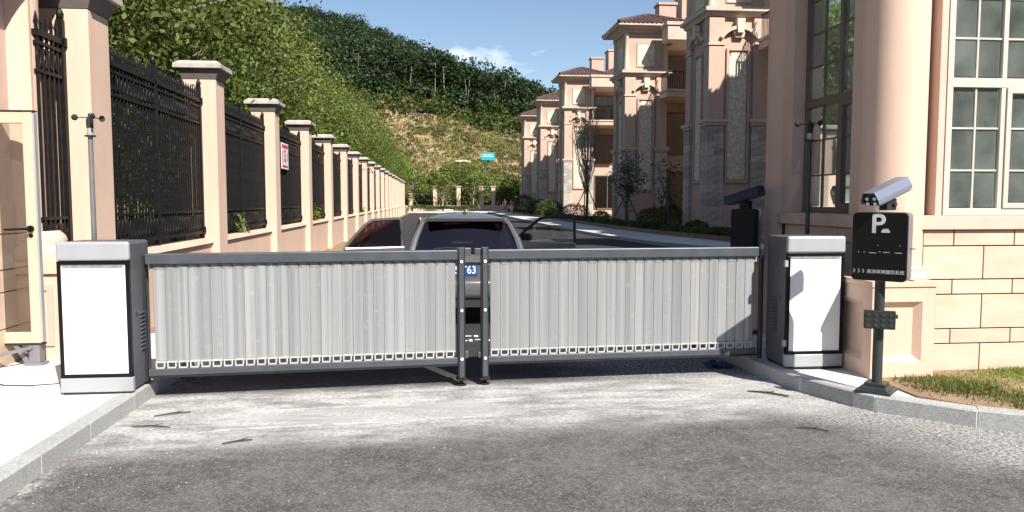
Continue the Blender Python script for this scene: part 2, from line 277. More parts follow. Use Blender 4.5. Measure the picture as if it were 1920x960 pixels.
# ------------------------------------------------------------------ mesh helpers
class MB:
    def __init__(s): s.v = []; s.f = []
    def add(s, vs, fs):
        o = len(s.v); s.v += [tuple(map(float, v)) for v in vs]; s.f += [tuple(i + o for i in f) for f in fs]; return s
    def box(s, x0, x1, y0, y1, z0, z1):
        return s.add([(x0, y0, z0), (x1, y0, z0), (x1, y1, z0), (x0, y1, z0), (x0, y0, z1), (x1, y0, z1), (x1, y1, z1), (x0, y1, z1)],
                     [(0, 3, 2, 1), (4, 5, 6, 7), (0, 1, 5, 4), (1, 2, 6, 5), (2, 3, 7, 6), (3, 0, 4, 7)])
    def frust(s, b, z0, t, z1):
        (x0, x1, y0, y1), (a0, a1, c0, c1) = b, t
        return s.add([(x0, y0, z0), (x1, y0, z0), (x1, y1, z0), (x0, y1, z0), (a0, c0, z1), (a1, c0, z1), (a1, c1, z1), (a0, c1, z1)],
                     [(0, 3, 2, 1), (4, 5, 6, 7), (0, 1, 5, 4), (1, 2, 6, 5), (2, 3, 7, 6), (3, 0, 4, 7)])
    def lathe(s, prof, c=(0, 0, 0), n=24, caps=True, axis='z'):
        vs = []
        for r, z in prof:
            for k in range(n):
                a = 2 * math.pi * k / n; p = (r * math.cos(a), r * math.sin(a), z)
                if axis == 'y': p = (p[0], p[2], p[1])
                if axis == 'x': p = (p[2], p[0], p[1])
                vs.append((p[0] + c[0], p[1] + c[1], p[2] + c[2]))
        fs = [(i * n + k, i * n + (k + 1) % n, (i + 1) * n + (k + 1) % n, (i + 1) * n + k) for i in range(len(prof) - 1) for k in range(n)]
        if caps: fs += [tuple(range(n - 1, -1, -1)), tuple((len(prof) - 1) * n + k for k in range(n))]
        return s.add(vs, fs)
    def tube(s, pts, rad, n=6, caps=True):
        pts = [Vector(p) for p in pts]
        if not isinstance(rad, (list, tuple)): rad = [rad] * len(pts)
        vs = []; up = Vector((0, 0, 1))
        for i, p in enumerate(pts):
            t = (pts[min(i + 1, len(pts) - 1)] - pts[max(i - 1, 0)]).normalized()
            a = t.cross(up)
            if a.length < 0.05: a = t.cross(Vector((1, 0, 0)))
            a.normalize(); b = a.cross(t)
            for k in range(n):
                g = 2 * math.pi * (k + 0.5) / n; vs.append(p + (a * math.cos(g) + b * math.sin(g)) * rad[i])
        fs = [(i * n + k, i * n + (k + 1) % n, (i + 1) * n + (k + 1) % n, (i + 1) * n + k) for i in range(len(pts) - 1) for k in range(n)]
        if caps: fs += [tuple(range(n - 1, -1, -1)), tuple((len(pts) - 1) * n + k for k in range(n))]
        return s.add(vs, fs)
    def prism(s, poly, a, b, axis='y'):
        """poly: 2-D outline; extruded from a to b along axis (y: poly is x,z; x: poly is y,z; z: poly is x,y)."""
        n = len(poly)
        def P(u, v, w): return {'y': (u, w, v), 'x': (w, u, v), 'z': (u, v, w)}[axis]
        vs = [P(u, v, a) for u, v in poly] + [P(u, v, b) for u, v in poly]
        return s.add(vs, [tuple(range(n)), tuple(range(2 * n - 1, n - 1, -1))] + [(k, k + n, (k + 1) % n + n, (k + 1) % n) for k in range(n)])
    def ring(s, x0, x1, z0, z1, w, y0, y1):
        """rectangular frame in the xz plane"""
        s.box(x0, x1, y0, y1, z0, z0 + w); s.box(x0, x1, y0, y1, z1 - w, z1)
        s.box(x0, x0 + w, y0 + 0.001, y1 - 0.001, z0 + w, z1 - w); s.box(x1 - w, x1, y0 + 0.001, y1 - 0.001, z0 + w, z1 - w); return s
    def xform(s, M):
        s.v = [tuple(M @ Vector(v)) for v in s.v]; return s
    def mesh(s, name, m=None, smooth=False, fix=True):
        me = bpy.data.meshes.new(name); me.from_pydata(s.v, [], s.f)
        if fix:
            bm = bmesh.new(); bm.from_mesh(me); bmesh.ops.recalc_face_normals(bm, faces=bm.faces); bm.to_mesh(me); bm.free()
        if m: me.materials.append(MATS[m])
        if smooth: me.polygons.foreach_set('use_smooth', [True] * len(me.polygons))
        me.update(); return me
    def build(s, name, m, parent=None, smooth=False, bevel=0, loc=(0, 0, 0), rz=0, label=None, kind=None):
        return link(name, s.mesh(name, m, smooth), parent, loc, rz, bevel, smooth, label, kind)
def link(name, me, parent=None, loc=(0, 0, 0), rz=0, bevel=0, smooth=False, label=None, kind=None):
    o = bpy.data.objects.new(name, me); COL.objects.link(o); o.parent = parent; o.location = loc
    if rz: o.rotation_euler = (0, 0, rz)
    if bevel:
        md = o.modifiers.new('bevel', 'BEVEL'); md.width = bevel; md.segments = 2; md.limit_method = 'ANGLE'; md.angle_limit = R(50)
    if smooth:
        try: me.set_sharp_from_angle(angle=R(42))
        except Exception: pass
    if label: o['label'] = label
    if kind: o['kind'] = kind
    return o
def thing(name, label, cat, loc=(0, 0, 0), rz=0, group=None):
    o = bpy.data.objects.new(name, None); COL.objects.link(o); o.location = loc; o.rotation_euler = (0, 0, rz); o.empty_display_size = 0.2
    o['label'] = label; o['category'] = cat
    if group: o['group'] = group
    return o
def tag(o, label, cat, group=None, kind=None):
    o['label'] = label
    if cat: o['category'] = cat
    if group: o['group'] = group
    if kind: o['kind'] = kind
    return o
CH = {}
def kids(o):
    return [c for c in bpy.data.objects if c.parent == o]
def copy_tree(root, loc=None, rz=None, label=None, scale=None, group=None):
    r = root.copy(); COL.objects.link(r)
    if loc is not None: r.location = loc
    if rz is not None: r.rotation_euler = (0, 0, rz)
    if label: r['label'] = label
    if group: r['group'] = group
    if scale: r.scale = scale
    if root.name not in CH: CH[root.name] = [(c, kids(c)) for c in kids(root)]
    for c, gs in CH[root.name]:
        d = c.copy(); COL.objects.link(d); d.parent = r
        for g in gs:
            e = g.copy(); COL.objects.link(e); e.parent = d
    return r
def structure(o):
    o['kind'] = 'structure'; return o
def leaves_mesh(name, pts, size, m, jitter=0.35, flat=0.0, aspect=0.6, nrm=None):
    """one small four-sided leaf per point, turned at random"""
    n = len(pts); pts = np.asarray(pts, float)
    sz_ = np.asarray(size, float) * (1 + jitter * (rng.random(n) * 2 - 1))
    d = rng.normal(size=(n, 3))
    if nrm is not None: d = d * 0.6 + nrm
    d[:, 2] += flat
    d /= np.linalg.norm(d, axis=1)[:, None]
    t = rng.normal(size=(n, 3)); a = np.cross(d, t); a /= np.linalg.norm(a, axis=1)[:, None]; b = np.cross(d, a)
    a *= sz_[:, None] * 0.5; b *= sz_[:, None] * 0.5 * aspect
    v = np.empty((n, 4, 3)); v[:, 0] = pts - a; v[:, 1] = pts + b - a * 0.1; v[:, 2] = pts + a; v[:, 3] = pts - b - a * 0.1
    me = bpy.data.meshes.new(name); me.vertices.add(4 * n); me.vertices.foreach_set('co', v.ravel().astype(np.float32))
    me.loops.add(4 * n); me.loops.foreach_set('vertex_index', np.arange(4 * n, dtype=np.int32))
    me.polygons.add(n); me.polygons.foreach_set('loop_start', np.arange(0, 4 * n, 4, dtype=np.int32))
    try: me.polygons.foreach_set('loop_total', np.full(n, 4, dtype=np.int32))
    except Exception: pass
    me.update(calc_edges=True); me.validate()
    if m: me.materials.append(MATS[m])
    return me
def text_mesh(name, body, size, m, extrude=0.002, align='CENTER', parent=None, loc=(0, 0, 0), rot=(R(90), 0, 0), sx_=1.0, bold=0.0):
    c = bpy.data.curves.new(name + '_curve', 'FONT'); c.body = body; c.size = size; c.extrude = extrude; c.align_x = align; c.align_y = 'CENTER'; c.offset = bold
    t = bpy.data.objects.new(name + '_curve', c); COL.objects.link(t)
    bpy.context.view_layer.update()
    me = bpy.data.meshes.new_from_object(t.evaluated_get(bpy.context.evaluated_depsgraph_get())); me.name = name
    bpy.data.objects.remove(t); me.materials.clear(); me.materials.append(MATS[m])
    o = bpy.data.objects.new(name, me); COL.objects.link(o); o.parent = parent; o.location = loc; o.rotation_euler = rot; o.scale = (sx_, 1, 1)
    return o

# ------------------------------------------------------------------ ground, road, kerbs
m = MB(); m.add([(-700, -300, -0.03), (700, -300, -0.03), (700, 900, -0.03), (-700, 900, -0.03)], [(0, 1, 2, 3)])
structure(m.build('ground', 'ground_grass'))
m = MB(); ys = [-30, 3, 5, 7, 9, 14, 30, 60, 104]
m.add([(-26, -30, 0), (30, -30, 0), (30, 8, 0), (24, 9, 0), (24, 16, 0), (9.6, 22, 0), (7.9, 27, 0), (7.3, 32, 0), (6.9, 44, 0), (6.9, 101, 0), (-3.5, 101, 0), (-3.5, 9, 0), (-26, 9, 0)], [tuple(range(13))])
structure(m.build('road', 'asphalt'))
m = MB(); m.add([(-3.6, 9.0, 0.004), (-2.95, 9.0, 0.004), (-2.9, 24, 0.004), (-3.1, 40, 0.004), (-3.2, 100, 0.004), (-3.6, 100, 0.004)], [tuple(range(6))])
structure(m.build('earth_verge', 'soil'))
# left walkway slab behind its kerb
ZK = 0.125
m = MB(); m.box(-14, -2.42, 1.0, 8.9, -0.02, ZK - 0.004)
structure(m.build('left_walkway', 'concrete_bright'))
def kerb_stones(pts, width, name, side, parent):
    """individual kerb stones between consecutive points of the road-side line"""
    for i in range(len(pts) - 1):
        a, b = Vector((*pts[i], 0)), Vector((*pts[i + 1], 0)); d = (b - a).normalized(); nn = Vector((-d.y, d.x, 0)) * side
        g = 0.006; p = [a + d * g, b - d * g, b - d * g + nn * width, a + d * g + nn * width]
        ch = 0.012; z = ZK + random.uniform(-0.003, 0.003)
        q = [p[0] + nn * ch, p[1] + nn * ch, p[2], p[3]]
        vs = [(*v.xy, -0.02) for v in p] + [(*p[0].xy, z - ch), (*p[1].xy, z - ch)] + [(*v.xy, z) for v in q]
        mm = MB(); mm.add(vs, [(0, 1, 5, 4), (4, 5, 7, 6), (6, 7, 8, 9), (1, 2, 8, 7, 5), (0, 4, 6, 9, 3), (2, 3, 9, 8)])
        mm.build('kerb_stone', 'granite', parent)
        if i:
            mm = MB(); w = d * (g - 0.0005); h = nn * 0.004
            c = [a - w + h, a + w + h, a + w + nn * (width - 0.004), a - w + nn * (width - 0.004)]
            mm.add([(*v.xy, -0.01) for v in c] + [(*v.xy, z - 0.006) for v in c], [(0, 1, 5, 4), (1, 2, 6, 5), (2, 3, 7, 6), (3, 0, 4, 7), (4, 5, 6, 7)])
            mm.build('mortar_joint', 'mortar', parent)
kl = thing('left_kerb', 'x', 'kerb'); del kl['category']; kl['label'] = 'pale granite kerb along the white walkway'; kl['kind'] = 'structure'
kerb_stones([(-2.3, y) for y in (1.0, 1.9, 2.7, 3.35, 4.0, 4.68, 5.33, 6.09, 6.62, 7.3, 8.1, 8.9)], 0.12, 'kerb', 1, kl)
# right island: kerb line curves round the guardhouse corner
KR = [(2.88, 10.9), (2.88, 10.0), (2.88, 9.0), (2.88, 8.2), (2.89, 7.45), (2.92, 6.75), (3.03, 6.11), (3.22, 5.62), (3.31, 5.47), (3.80, 5.01), (4.36, 4.68), (5.0, 4.45), (5.8, 4.33), (6.8, 4.3), (8.2, 4.3), (9.8, 4.3), (11.5, 4.3)]
kr = thing('right_kerb', 'x', 'kerb'); del kr['category']; kr['label'] = 'grey granite kerb curving round the guardhouse corner'; kr['kind'] = 'structure'
kerb_stones(KR, 0.125, 'kerb', 1, kr)
def offset_line(pts, d):
    out = []
    for i, p in enumerate(pts):
        a = Vector(pts[max(i - 1, 0)]); b = Vector(pts[min(i + 1, len(pts) - 1)]); t = (b - a).normalized(); out.append((p[0] - t.y * d, p[1] + t.x * d))
    return out
inn = offset_line(KR, 0.118)
m = MB(); m.prism([p for p in inn] + [(11.5, 10.9)], -0.02, ZK - 0.012, 'z')
structure(m.build('guardhouse_pavement', 'paving'))
gp = offset_line(KR, 0.122)
m = MB(); m.prism([(3.62, 5.42), gp[9], gp[10], gp[11], gp[12], gp[13], gp[14], gp[15], (9.8, 6.4), (3.62, 6.4)], 0.0, ZK + 0.002, 'z')
structure(m.build('soil_bed', 'soil'))
# right-hand street pavement, kerb and raised planting bed by the villas
m = MB(); line = [(9.7, 22), (8.05, 27), (7.45, 32), (7.05, 44), (7.05, 104)]
m.prism(line + [(9.3, 104), (9.3, 40), (9.8, 33), (10.6, 27), (12.5, 22)], -0.02, 0.12, 'z')
structure(m.build('street_pavement', 'paving'))
m = MB(); out = [(9.55, 21.9), (7.92, 27), (7.32, 32), (6.92, 44), (6.92, 104)]
m.prism(out + line[::-1], -0.02, 0.124, 'z'); structure(m.build('street_kerb', 'granite'))
m = MB(); m.prism([(12.5, 22), (10.6, 27), (9.8, 33), (9.3, 40), (9.3, 104), (40, 104), (40, 10), (24, 10)], -0.02, 0.30, 'z')
structure(m.build('planting_bed', 'soil'))
m = MB(); m.prism([(-3.5, 101), (7.05, 101), (7.05, 104.001), (9.3, 104.001), (20, 104.001), (20, 110), (-3.5, 110)], -0.02, 0.14, 'z')
structure(m.build('end_pavement', 'paving'))
# ------------------------------------------------------------------ left boundary: low wall, pillars, iron panels
BAY, PX0, PX1, PW = 4.52, -3.92, -3.42, 0.49
PY = [8.22 + BAY * k for k in range(19)]                 # front face of each pillar
m = MB(); m.box(-3.82, -3.55, 8.4, 96, -0.02, 0.93); m.frust((-3.86, -3.51, 8.4, 96), 0.932, (-3.82, -3.55, 8.4, 96), 1.0)
tag(m.build('boundary_wall', 'plaster'), 'long low peach rendered wall under the black iron fence', 'wall')
ordinal = ['nearest', 'second', 'third', 'fourth', 'fifth', 'sixth', 'seventh', 'eighth', 'ninth', 'tenth', 'eleventh', 'twelfth', 'thirteenth', 'fourteenth', 'fifteenth', 'sixteenth', 'seventeenth', 'eighteenth', 'nineteenth']
def pillar():
    r = thing('fence_pillar', 'nearest peach fence pillar behind the anemometer and white cabinet', 'pillar', group='pillars of the boundary fence')
    w = PX1 - PX0
    MB().box(0, w, 0, PW, -0.02, 3.50).build('shaft', 'plaster', r, bevel=0.008)
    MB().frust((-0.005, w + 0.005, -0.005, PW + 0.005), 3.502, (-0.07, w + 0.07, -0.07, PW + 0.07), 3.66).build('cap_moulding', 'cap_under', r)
    c = MB(); c.box(-0.115, w + 0.115, -0.115, PW + 0.115, 3.661, 3.73); c.frust((-0.115, w + 0.115, -0.115, PW + 0.115), 3.731, (-0.03, w + 0.03, -0.03, PW + 0.03), 3.785)
    c.build('capstone', 'cap_stone', r, bevel=0.006)
    return r
pl0 = pillar(); pl0.location = (PX0, PY[0], 0)
for k in range(1, 19):
    copy_tree(pl0, (PX0, PY[k], 0), label=f'{ordinal[k]} peach pillar along the left fence, counted from the cabinet')
FX = -3.67
def bar_mesh(z0, z1):
    b = MB(); h = 0.0115
    b.box(-h, h, -h, h, z0, z1)
    b.frust((-h * 1.5, h * 1.5, -h * 1.5, h * 1.5), z1, (-h * 0.2, h * 0.2, -h * 0.2, h * 0.2), z1 + 0.1)
    return b
BARM = bar_mesh(1.08, 3.26).mesh('bar', 'iron')
def ring_mb(out, cy, cz, ry, rz_, t=0.011, n=10, x=0.0):
    vs = []
    for k in range(n):
        a = 2 * math.pi * k / n; c, s_ = math.cos(a), math.sin(a)
        for dx, dr in ((-t, -t), (t, -t), (t, t), (-t, t)):
            vs.append((x + dx, cy + c * (ry + dr), cz + s_ * (rz_ + dr)))
    fs = [(k * 4 + j, k * 4 + (j + 1) % 4, ((k + 1) % n) * 4 + (j + 1) % 4, ((k + 1) % n) * 4 + j) for k in range(n) for j in range(4)]
    out.add(vs, fs)
def scroll_mesh(L):
    s_ = MB(); st = 0.115; k = 0
    y = st * 0.5
    while y < L:
        ring_mb(s_, y, 2.94, 0.036, 0.085, 0.010); ring_mb(s_, y, 1.27, 0.034, 0.11, 0.010); y += st
    return s_
SCROLL = scroll_mesh(BAY - PW).mesh('scroll_band', 'iron', smooth=True)
RAILS = {}
def iron_panel(y0, L, near, label):
    r = thing('iron_fence_panel', label, 'fence', (FX, y0, 0), group='black iron panels between the pillars')
    for z, h, w in ((1.10, 0.022, 0.022), (1.43, 0.014, 0.02), (2.81, 0.014, 0.02), (3.07, 0.016, 0.02), (3.16, 0.028, 0.03)):
        key = (z, round(L, 2))
        if key not in RAILS: RAILS[key] = MB().box(-w, w, 0.002, L - 0.002, z - h, z + h).mesh('rail', 'iron')
        link('rail', RAILS[key], r)
    n = int(L / 0.105)
    if near:
        for k in range(n + 1): link('bar', BARM, r, (0, 0.03 + k * (L - 0.06) / n, 0))
    else:
        key = ('bars', round(L, 2))
        if key not in RAILS:
            q = MB()
            for k in range(n + 1):
                yb = 0.03 + k * (L - 0.06) / n; q.box(-0.013, 0.013, yb - 0.013, yb + 0.013, 1.08, 3.38)
            RAILS[key] = q.mesh('bars', 'iron')
        link('bars', RAILS[key], r, kind='stuff')
    if L > 3: link('scroll_band', SCROLL, r, kind='stuff')
    else: link('scroll_band', scroll_mesh(L).mesh('scroll_band', 'iron', smooth=True), r, kind='stuff')
    for yp in ((L * 0.5, L - 0.04) if L > 3 else (L - 0.03,)):
        p = MB(); p.box(-0.03, 0.03, yp - 0.03, yp + 0.03, 1.02, 3.38); p.lathe([(0.02, 3.38), (0.035, 3.41), (0.038, 3.44), (0.02, 3.48), (0.004, 3.5)], (0, yp, 0), 8)
        p.build('post', 'iron', r)
    for z in (1.14, 3.16):
        MB().box(-0.05, 0.05, L - 0.045, L - 0.004, z - 0.045, z + 0.045).build('clamp', 'iron', r)
    return r
for k in range(18):
    y0 = PY[k] + PW; lab = f'{ordinal[k]} wide black iron fence panel along the road, from the cabinet'
    iron_panel(y0, BAY - PW, k < 5, lab)
iron_panel(7.68, 8.22 - 7.68, True, 'narrow black iron fence panel squeezed between gate pier and nearest pillar')

# red and white warning board hung on the third bay
wb_ = thing('warning_board', 'small white warning board with red marks hung on the iron fence', 'sign', (FX + 0.055, 18.9, 2.36))
MB().box(0, 0.012, 0, 0.85, 0, 0.62).build('board', 'paint_white', wb_)
for (a, b, c, d) in [(0.06, 0.79, 0.50, 0.58), (0.34, 0.52, 0.40, 0.46), (0.36, 0.50, 0.28, 0.37), (0.33, 0.52, 0.17, 0.25), (0.10, 0.16, 0.14, 0.42), (0.10, 0.75, 0.04, 0.09), (0.66, 0.74, 0.2, 0.4)]:
    MB().box(0.0125, 0.015, a, b, c, d).build('red_mark', 'red_paint', wb_)

# climbing plants poking through the fence on the low wall
def vine(y, z, n, s, label):
    pts = np.column_stack([-3.60 + rng.normal(0, 0.05, n), y + rng.normal(0, 0.20 * s, n), z + np.abs(rng.normal(0, 0.17 * s, n)) - 0.05])
    v = thing('climbing_plant', label, 'plant', (0, 0, 0), group='climbers on the low wall')
    link('leaves', leaves_mesh('leaves', pts, 0.11 * s, 'leaf_fence'), v)
    mm = MB()
    for q in range(5): mm.tube([(-3.64, y + q * 0.05 - 0.1, z - 0.1), (-3.60, y + random.uniform(-.2, .2) * s, z + 0.2), (-3.53, y + random.uniform(-.25, .25) * s, z - 0.25 * random.random())], 0.006, 4)
    mm.build('stem', 'bark', v)
vine(15.0, 1.08, 90, 0.9, 'leafy climber on the wall under the second wide fence panel')
vine(24.0, 1.1, 110, 1.1, 'taller leafy climber on the wall beyond the warning board')
vine(40.0, 1.0, 60, 1.2, 'small far climber low on the peach wall')

# ------------------------------------------------------------------ gate pier on the left, with pedestal and rusticated return
gp_ = thing('gate_pier', 'tall peach gate pier with moulded pedestal behind the glass door', 'pier', (0, 0, 0))
MB().box(-9.0, -3.865, 5.3, 7.9, 0.0, 4.6).build('return_wall', 'plaster_pink', gp_)
zc = [0.12, 0.45, 0.78, 0.98, 1.30, 1.62]
for k in range(5): MB().box(-4.4, -3.84, 5.31, 7.52, zc[k] + 0.006, zc[k + 1] - 0.006).build('course', 'sandstone', gp_)
MB().lathe([(0.20, 1.30), (0.20, 4.6)], (-3.885, 7.76, 0), 32).build('shaft', 'plaster', gp_, smooth=True)
MB().box(-3.98, -3.70, 7.64, 7.80, 1.3, 4.6).build('pilaster', 'plaster', gp_)
MB().lathe([(0.30, 1.05), (0.31, 1.10), (0.30, 1.15), (0.26, 1.18), (0.27, 1.23), (0.25, 1.27), (0.21, 1.31)], (-3.80, 7.80, 0), 32).build('column_base', 'plaster', gp_, smooth=True)
pd = MB(); pd.box(-4.1, -3.45, 7.52, 8.10, 0.0, 0.92); pd.box(-4.13, -3.42, 7.49, 8.12, 0.921, 1.05); pd.build('pedestal', 'plaster', gp_, bevel=0.008)
pn = MB(); pn.ring(-4.02, -3.53, 0.25, 0.82, 0.05, 7.505, 7.522); pn.build('pedestal_panel', 'plaster_pink', gp_)
MB().box(-9.0, -3.62, 5.0, 7.95, 3.62, 4.0).build('cornice', 'cap_stone', gp_, bevel=0.02)  # unseen cornice, added to cast shade on the pier top
MB().box(-9.0, -3.45, 4.7, 8.12, 4.001, 4.30).build('eave', 'cap_under', gp_)  # unseen eave slab, added for the shadow it throws on pier and pillar

# ------------------------------------------------------------------ glass side door
gd = thing('glass_door', 'tall brown framed glass door with black handle left of the white cabinet', 'door', (-3.53, 7.30, 0))
Wd = 1.1
fr = MB(); z0, z1 = 0.32, 2.38
fr.box(-0.085, 0, -0.03, 0.03, z0, z1); fr.box(-Wd, -Wd + 0.085, -0.03, 0.03, z0, z1); fr.box(-Wd + 0.085, -0.085, -0.029, 0.029, z1 - 0.10, z1); fr.box(-Wd + 0.085, -0.085, -0.029, 0.029, z0, z0 + 0.10)
fr.build('frame', 'door_frame', gd, bevel=0.006)
MB().box(0.001, 0.016, -0.026, 0.026, z0 + 0.01, z1 - 0.01).build('edge_seal', 'cabinet_cap', gd)
MB().box(-Wd, 0.018, -0.034, 0.034, z1 + 0.001, z1 + 0.014).build('top_seal', 'rubber', gd)
MB().box(-Wd, 0.018, -0.034, 0.034, z0 - 0.014, z0 - 0.001).build('bottom_seal', 'rubber', gd)
MB().box(-Wd + 0.08, -0.08, -0.005, 0.005, z0 + 0.095, z1 - 0.095).build('pane', 'glass_clear', gd)
hd = MB(); hd.lathe([(0.012, -0.10), (0.012, -0.03)], (-0.045, 0, 1.35), 10, axis='y'); hd.tube([(-0.045, -0.09, 1.35), (-0.20, -0.09, 1.345), (-0.24, -0.09, 1.345)], 0.010, 8); hd.lathe([(0.03, -0.05), (0.03, -0.031)], (-0.045, 0, 1.35), 14, axis='y'); hd.lathe([(0.018, -0.04), (0.018, -0.031)], (-0.045, 0, 1.29), 10, axis='y')
hd.build('handle', 'black_gloss', gd, smooth=True)
ft = MB(); ft.box(-0.10, -0.01, -0.045, 0.045, ZK, z0 - 0.016); ft.prism([(-0.14, ZK), (0.02, ZK), (0.02, ZK + 0.02), (-0.14, ZK + 0.02)], -0.06, 0.06, 'y'); ft.prism([(-0.24, z0 - 0.02), (-0.20, z0 - 0.02), (-0.10, ZK + 0.02), (-0.15, ZK + 0.02)], -0.03, 0.03, 'y')
ft.build('foot', 'steel_grey', gd)
br = MB(); br.tube([(-0.06, -0.03, z0 - 0.03), (-0.80, -0.75, ZK + 0.02)], 0.018, 4); br.build('brace', 'steel_grey', gd)

# ------------------------------------------------------------------ gate cabinets
def cabinet(name, label, loc, side):
    r = thing(name, label, 'cabinet', loc, group='gate drive cabinets')
    w, d, h = 0.53, 0.44, 1.165
    MB().box(0.006, w - 0.006, 0.03, d, 0.012, h - 0.004).build('body', 'cabinet_side', r, bevel=0.022)
    MB().box(0.02, w - 0.02, 0.01, d - 0.02, 0.0, 0.014).build('plinth', 'rubber', r)
    MB().box(0, w, 0, 0.05, h - 0.145, h).build('top_trim', 'cabinet_cap', r, bevel=0.018)
    MB().box(0, w, 0.003, 0.05, 0.014, 0.125).build('bottom_trim', 'cabinet_cap', r, bevel=0.006)
    f = MB(); f.ring(0.004, w - 0.004, 0.126, h - 0.146, 0.028, 0.006, 0.045); f.build('light_box_frame', 'black_gloss', r, bevel=0.003)
    p = MB(); p.box(0.031, w - 0.031, 0.016, 0.04, 0.153, h - 0.173); p.build('front_panel', 'cabinet_panel', r)
    t = MB(); t.box(0.04, w - 0.05, 0.010, 0.016, h - 0.196, h - 0.18); t.build('panel_clip', 'comb_grey', r)
    for k in range(10):
        v = MB(); z = 0.30 + k * 0.032; xs = w if side > 0 else 0.0
        v.box(xs - 0.008, xs + 0.006, d * 0.45, d * 0.70, z, z + 0.012); v.build('vent_louvre', 'cabinet_side', r)
    l_ = MB(); l_.lathe([(0.012, -0.008), (0.012, 0.012)], (w if side > 0 else 0.0, 0.12, 0.62), 12, axis='x'); l_.build('lock', 'chrome', r)
    for xq in ((0.16, 0.29) if side < 0 else (0.27,)):
        q = MB(); q.box(xq, xq + 0.0025, 0.0145, 0.0158, 0.155, h - 0.20); q.build('panel_seam', 'cabinet_cap', r)
    if side < 0:
        for z in (0.20, 0.90):
            q = MB(); q.box(-0.022, 0.004, -0.004, 0.03, z, z + 0.055); q.build('hinge', 'cabinet_cap', r)
    return r
cabinet('gate_cabinet', 'glaring white fronted gate cabinet on the left walkway', (-2.84, 6.10, ZK), 1)
cabinet('gate_cabinet', 'dark grey gate cabinet with white front beside the parking sign', (3.05, 6.43, ZK), -1)

# ------------------------------------------------------------------ the two gate leaves
def leaf(label, loc, rz, L, nsl, post_at):
    r = thing('gate_leaf', label, 'gate', loc, rz, group='slatted leaves of the barrier gate')
    p = MB(); p.box(-0.02, L, -0.045, 0.045, 1.095, 1.178); p.build('top_rail', 'gate_grey', r, bevel=0.006)
    p = MB(); p.box(0.0, L, -0.004, 0.03, 1.045, 1.094); p.build('comb_strip', 'comb_grey', r)
    p = MB(); p.box(-0.02, L, -0.035, 0.035, 0.195, 0.250); p.build('bottom_rail', 'gate_grey', r, bevel=0.004)
    p = MB(); p.box(-0.02, L, -0.04, 0.04, 0.180, 0.1945); p.build('rail_lip', 'gate_black', r)
    a, b = (0.03, L - 0.018) if post_at > 0 else (0.018, L - 0.03)
    pw = (b - a) / nsl; w = pw * 0.992
    prof = [(0, -0.008), (0.03 * w, -0.0128), (0.10 * w, -0.0112), (0.5 * w, -0.0140), (0.92 * w, -0.0115), (w, -0.0085), (w, 0.006), (0.5 * w, 0.010), (0, 0.006)]
    SM = MB().prism(prof, 0.312, 1.075, 'z').mesh('slat', 'slat_metal')
    q = MB(); q.box(0.002, w * 0.98, -0.026, 0.022, 0.299, 0.3105); q.box(0.002, 0.012, -0.026, 0.02, 0.2515, 0.2985); q.box(0.0125, w * 0.8, -0.026, -0.016, 0.2515, 0.262); q.box(w * 0.72, w * 0.86, -0.026, 0.0, 0.2625, 0.2985)
    BM = q.mesh('slat_bracket', 'bracket_white')
    tb = MB(); tb.box(0.004, w - 0.008, -0.014, -0.0045, 1.052, 1.091); TM = tb.mesh('comb_tooth', 'comb_grey')
    for k in range(nsl):
        x = a + k * pw
        o = link('slat', SM, r, (x, random.uniform(-0.0015, 0.0015), random.uniform(-0.002, 0.002)), R(random.uniform(-2.6, 2.6)))
        link('slat_bracket', BM, r, (x, 0, 0)); link('comb_tooth', TM, r, (x, 0, 0))
    xp = L if post_at > 0 else 0.0
    s_ = post_at
    x0, x1 = (L, L + 0.062) if s_ > 0 else (-0.062, 0.0)
    po = MB(); po.box(x0, x1, -0.05, 0.05, 0.065, 1.20); po.build('end_post', 'gate_black', r, bevel=0.004)
    po = MB(); po.box(x0 + 0.012, x1 - 0.012, -0.058, -0.0505, 0.08, 1.195); po.build('post_strip', 'gate_grey', r)
    for z in (0.24, 0.66, 1.08):
        bo = MB(); bo.lathe([(0.012, -0.066), (0.014, -0.0585)], ((x0 + x1) / 2, 0, z), 12, axis='y'); bo.build('bolt', 'bolt_white', r, smooth=True)
    fo = MB(); fo.box(x0 - 0.012, x1 + 0.012, -0.06, 0.06, 0.052, 0.064); fo.lathe([(0.018, 0.012), (0.018, 0.051)], ((x0 + x1) / 2, 0, 0), 12); fo.lathe([(0.045, 0.0), (0.045, 0.012)], ((x0 + x1) / 2, 0, 0), 16); fo.build('foot', 'rubber', r)
    la = MB()
    if s_ > 0: la.box(x1, x1 + 0.055, -0.03, 0.03, 1.13, 1.195); la.box(x1, x1 + 0.03, -0.03, 0.03, 0.24, 0.30)
    else: la.box(x0 - 0.055, x0, -0.03, 0.03, 1.13, 1.19); la.box(x0 - 0.03, x0, -0.03, 0.03, 0.24, 0.29)
    la.build('latch', 'gate_grey', r, bevel=0.004)
    hp = MB(); xh = 0.0 if s_ > 0 else L
    hp.lathe([(0.022, 0.15), (0.022, 1.16)], (xh - 0.045 * s_, 0.0, 0), 12); hp.build('hinge_post', 'gate_black', r)
    return r
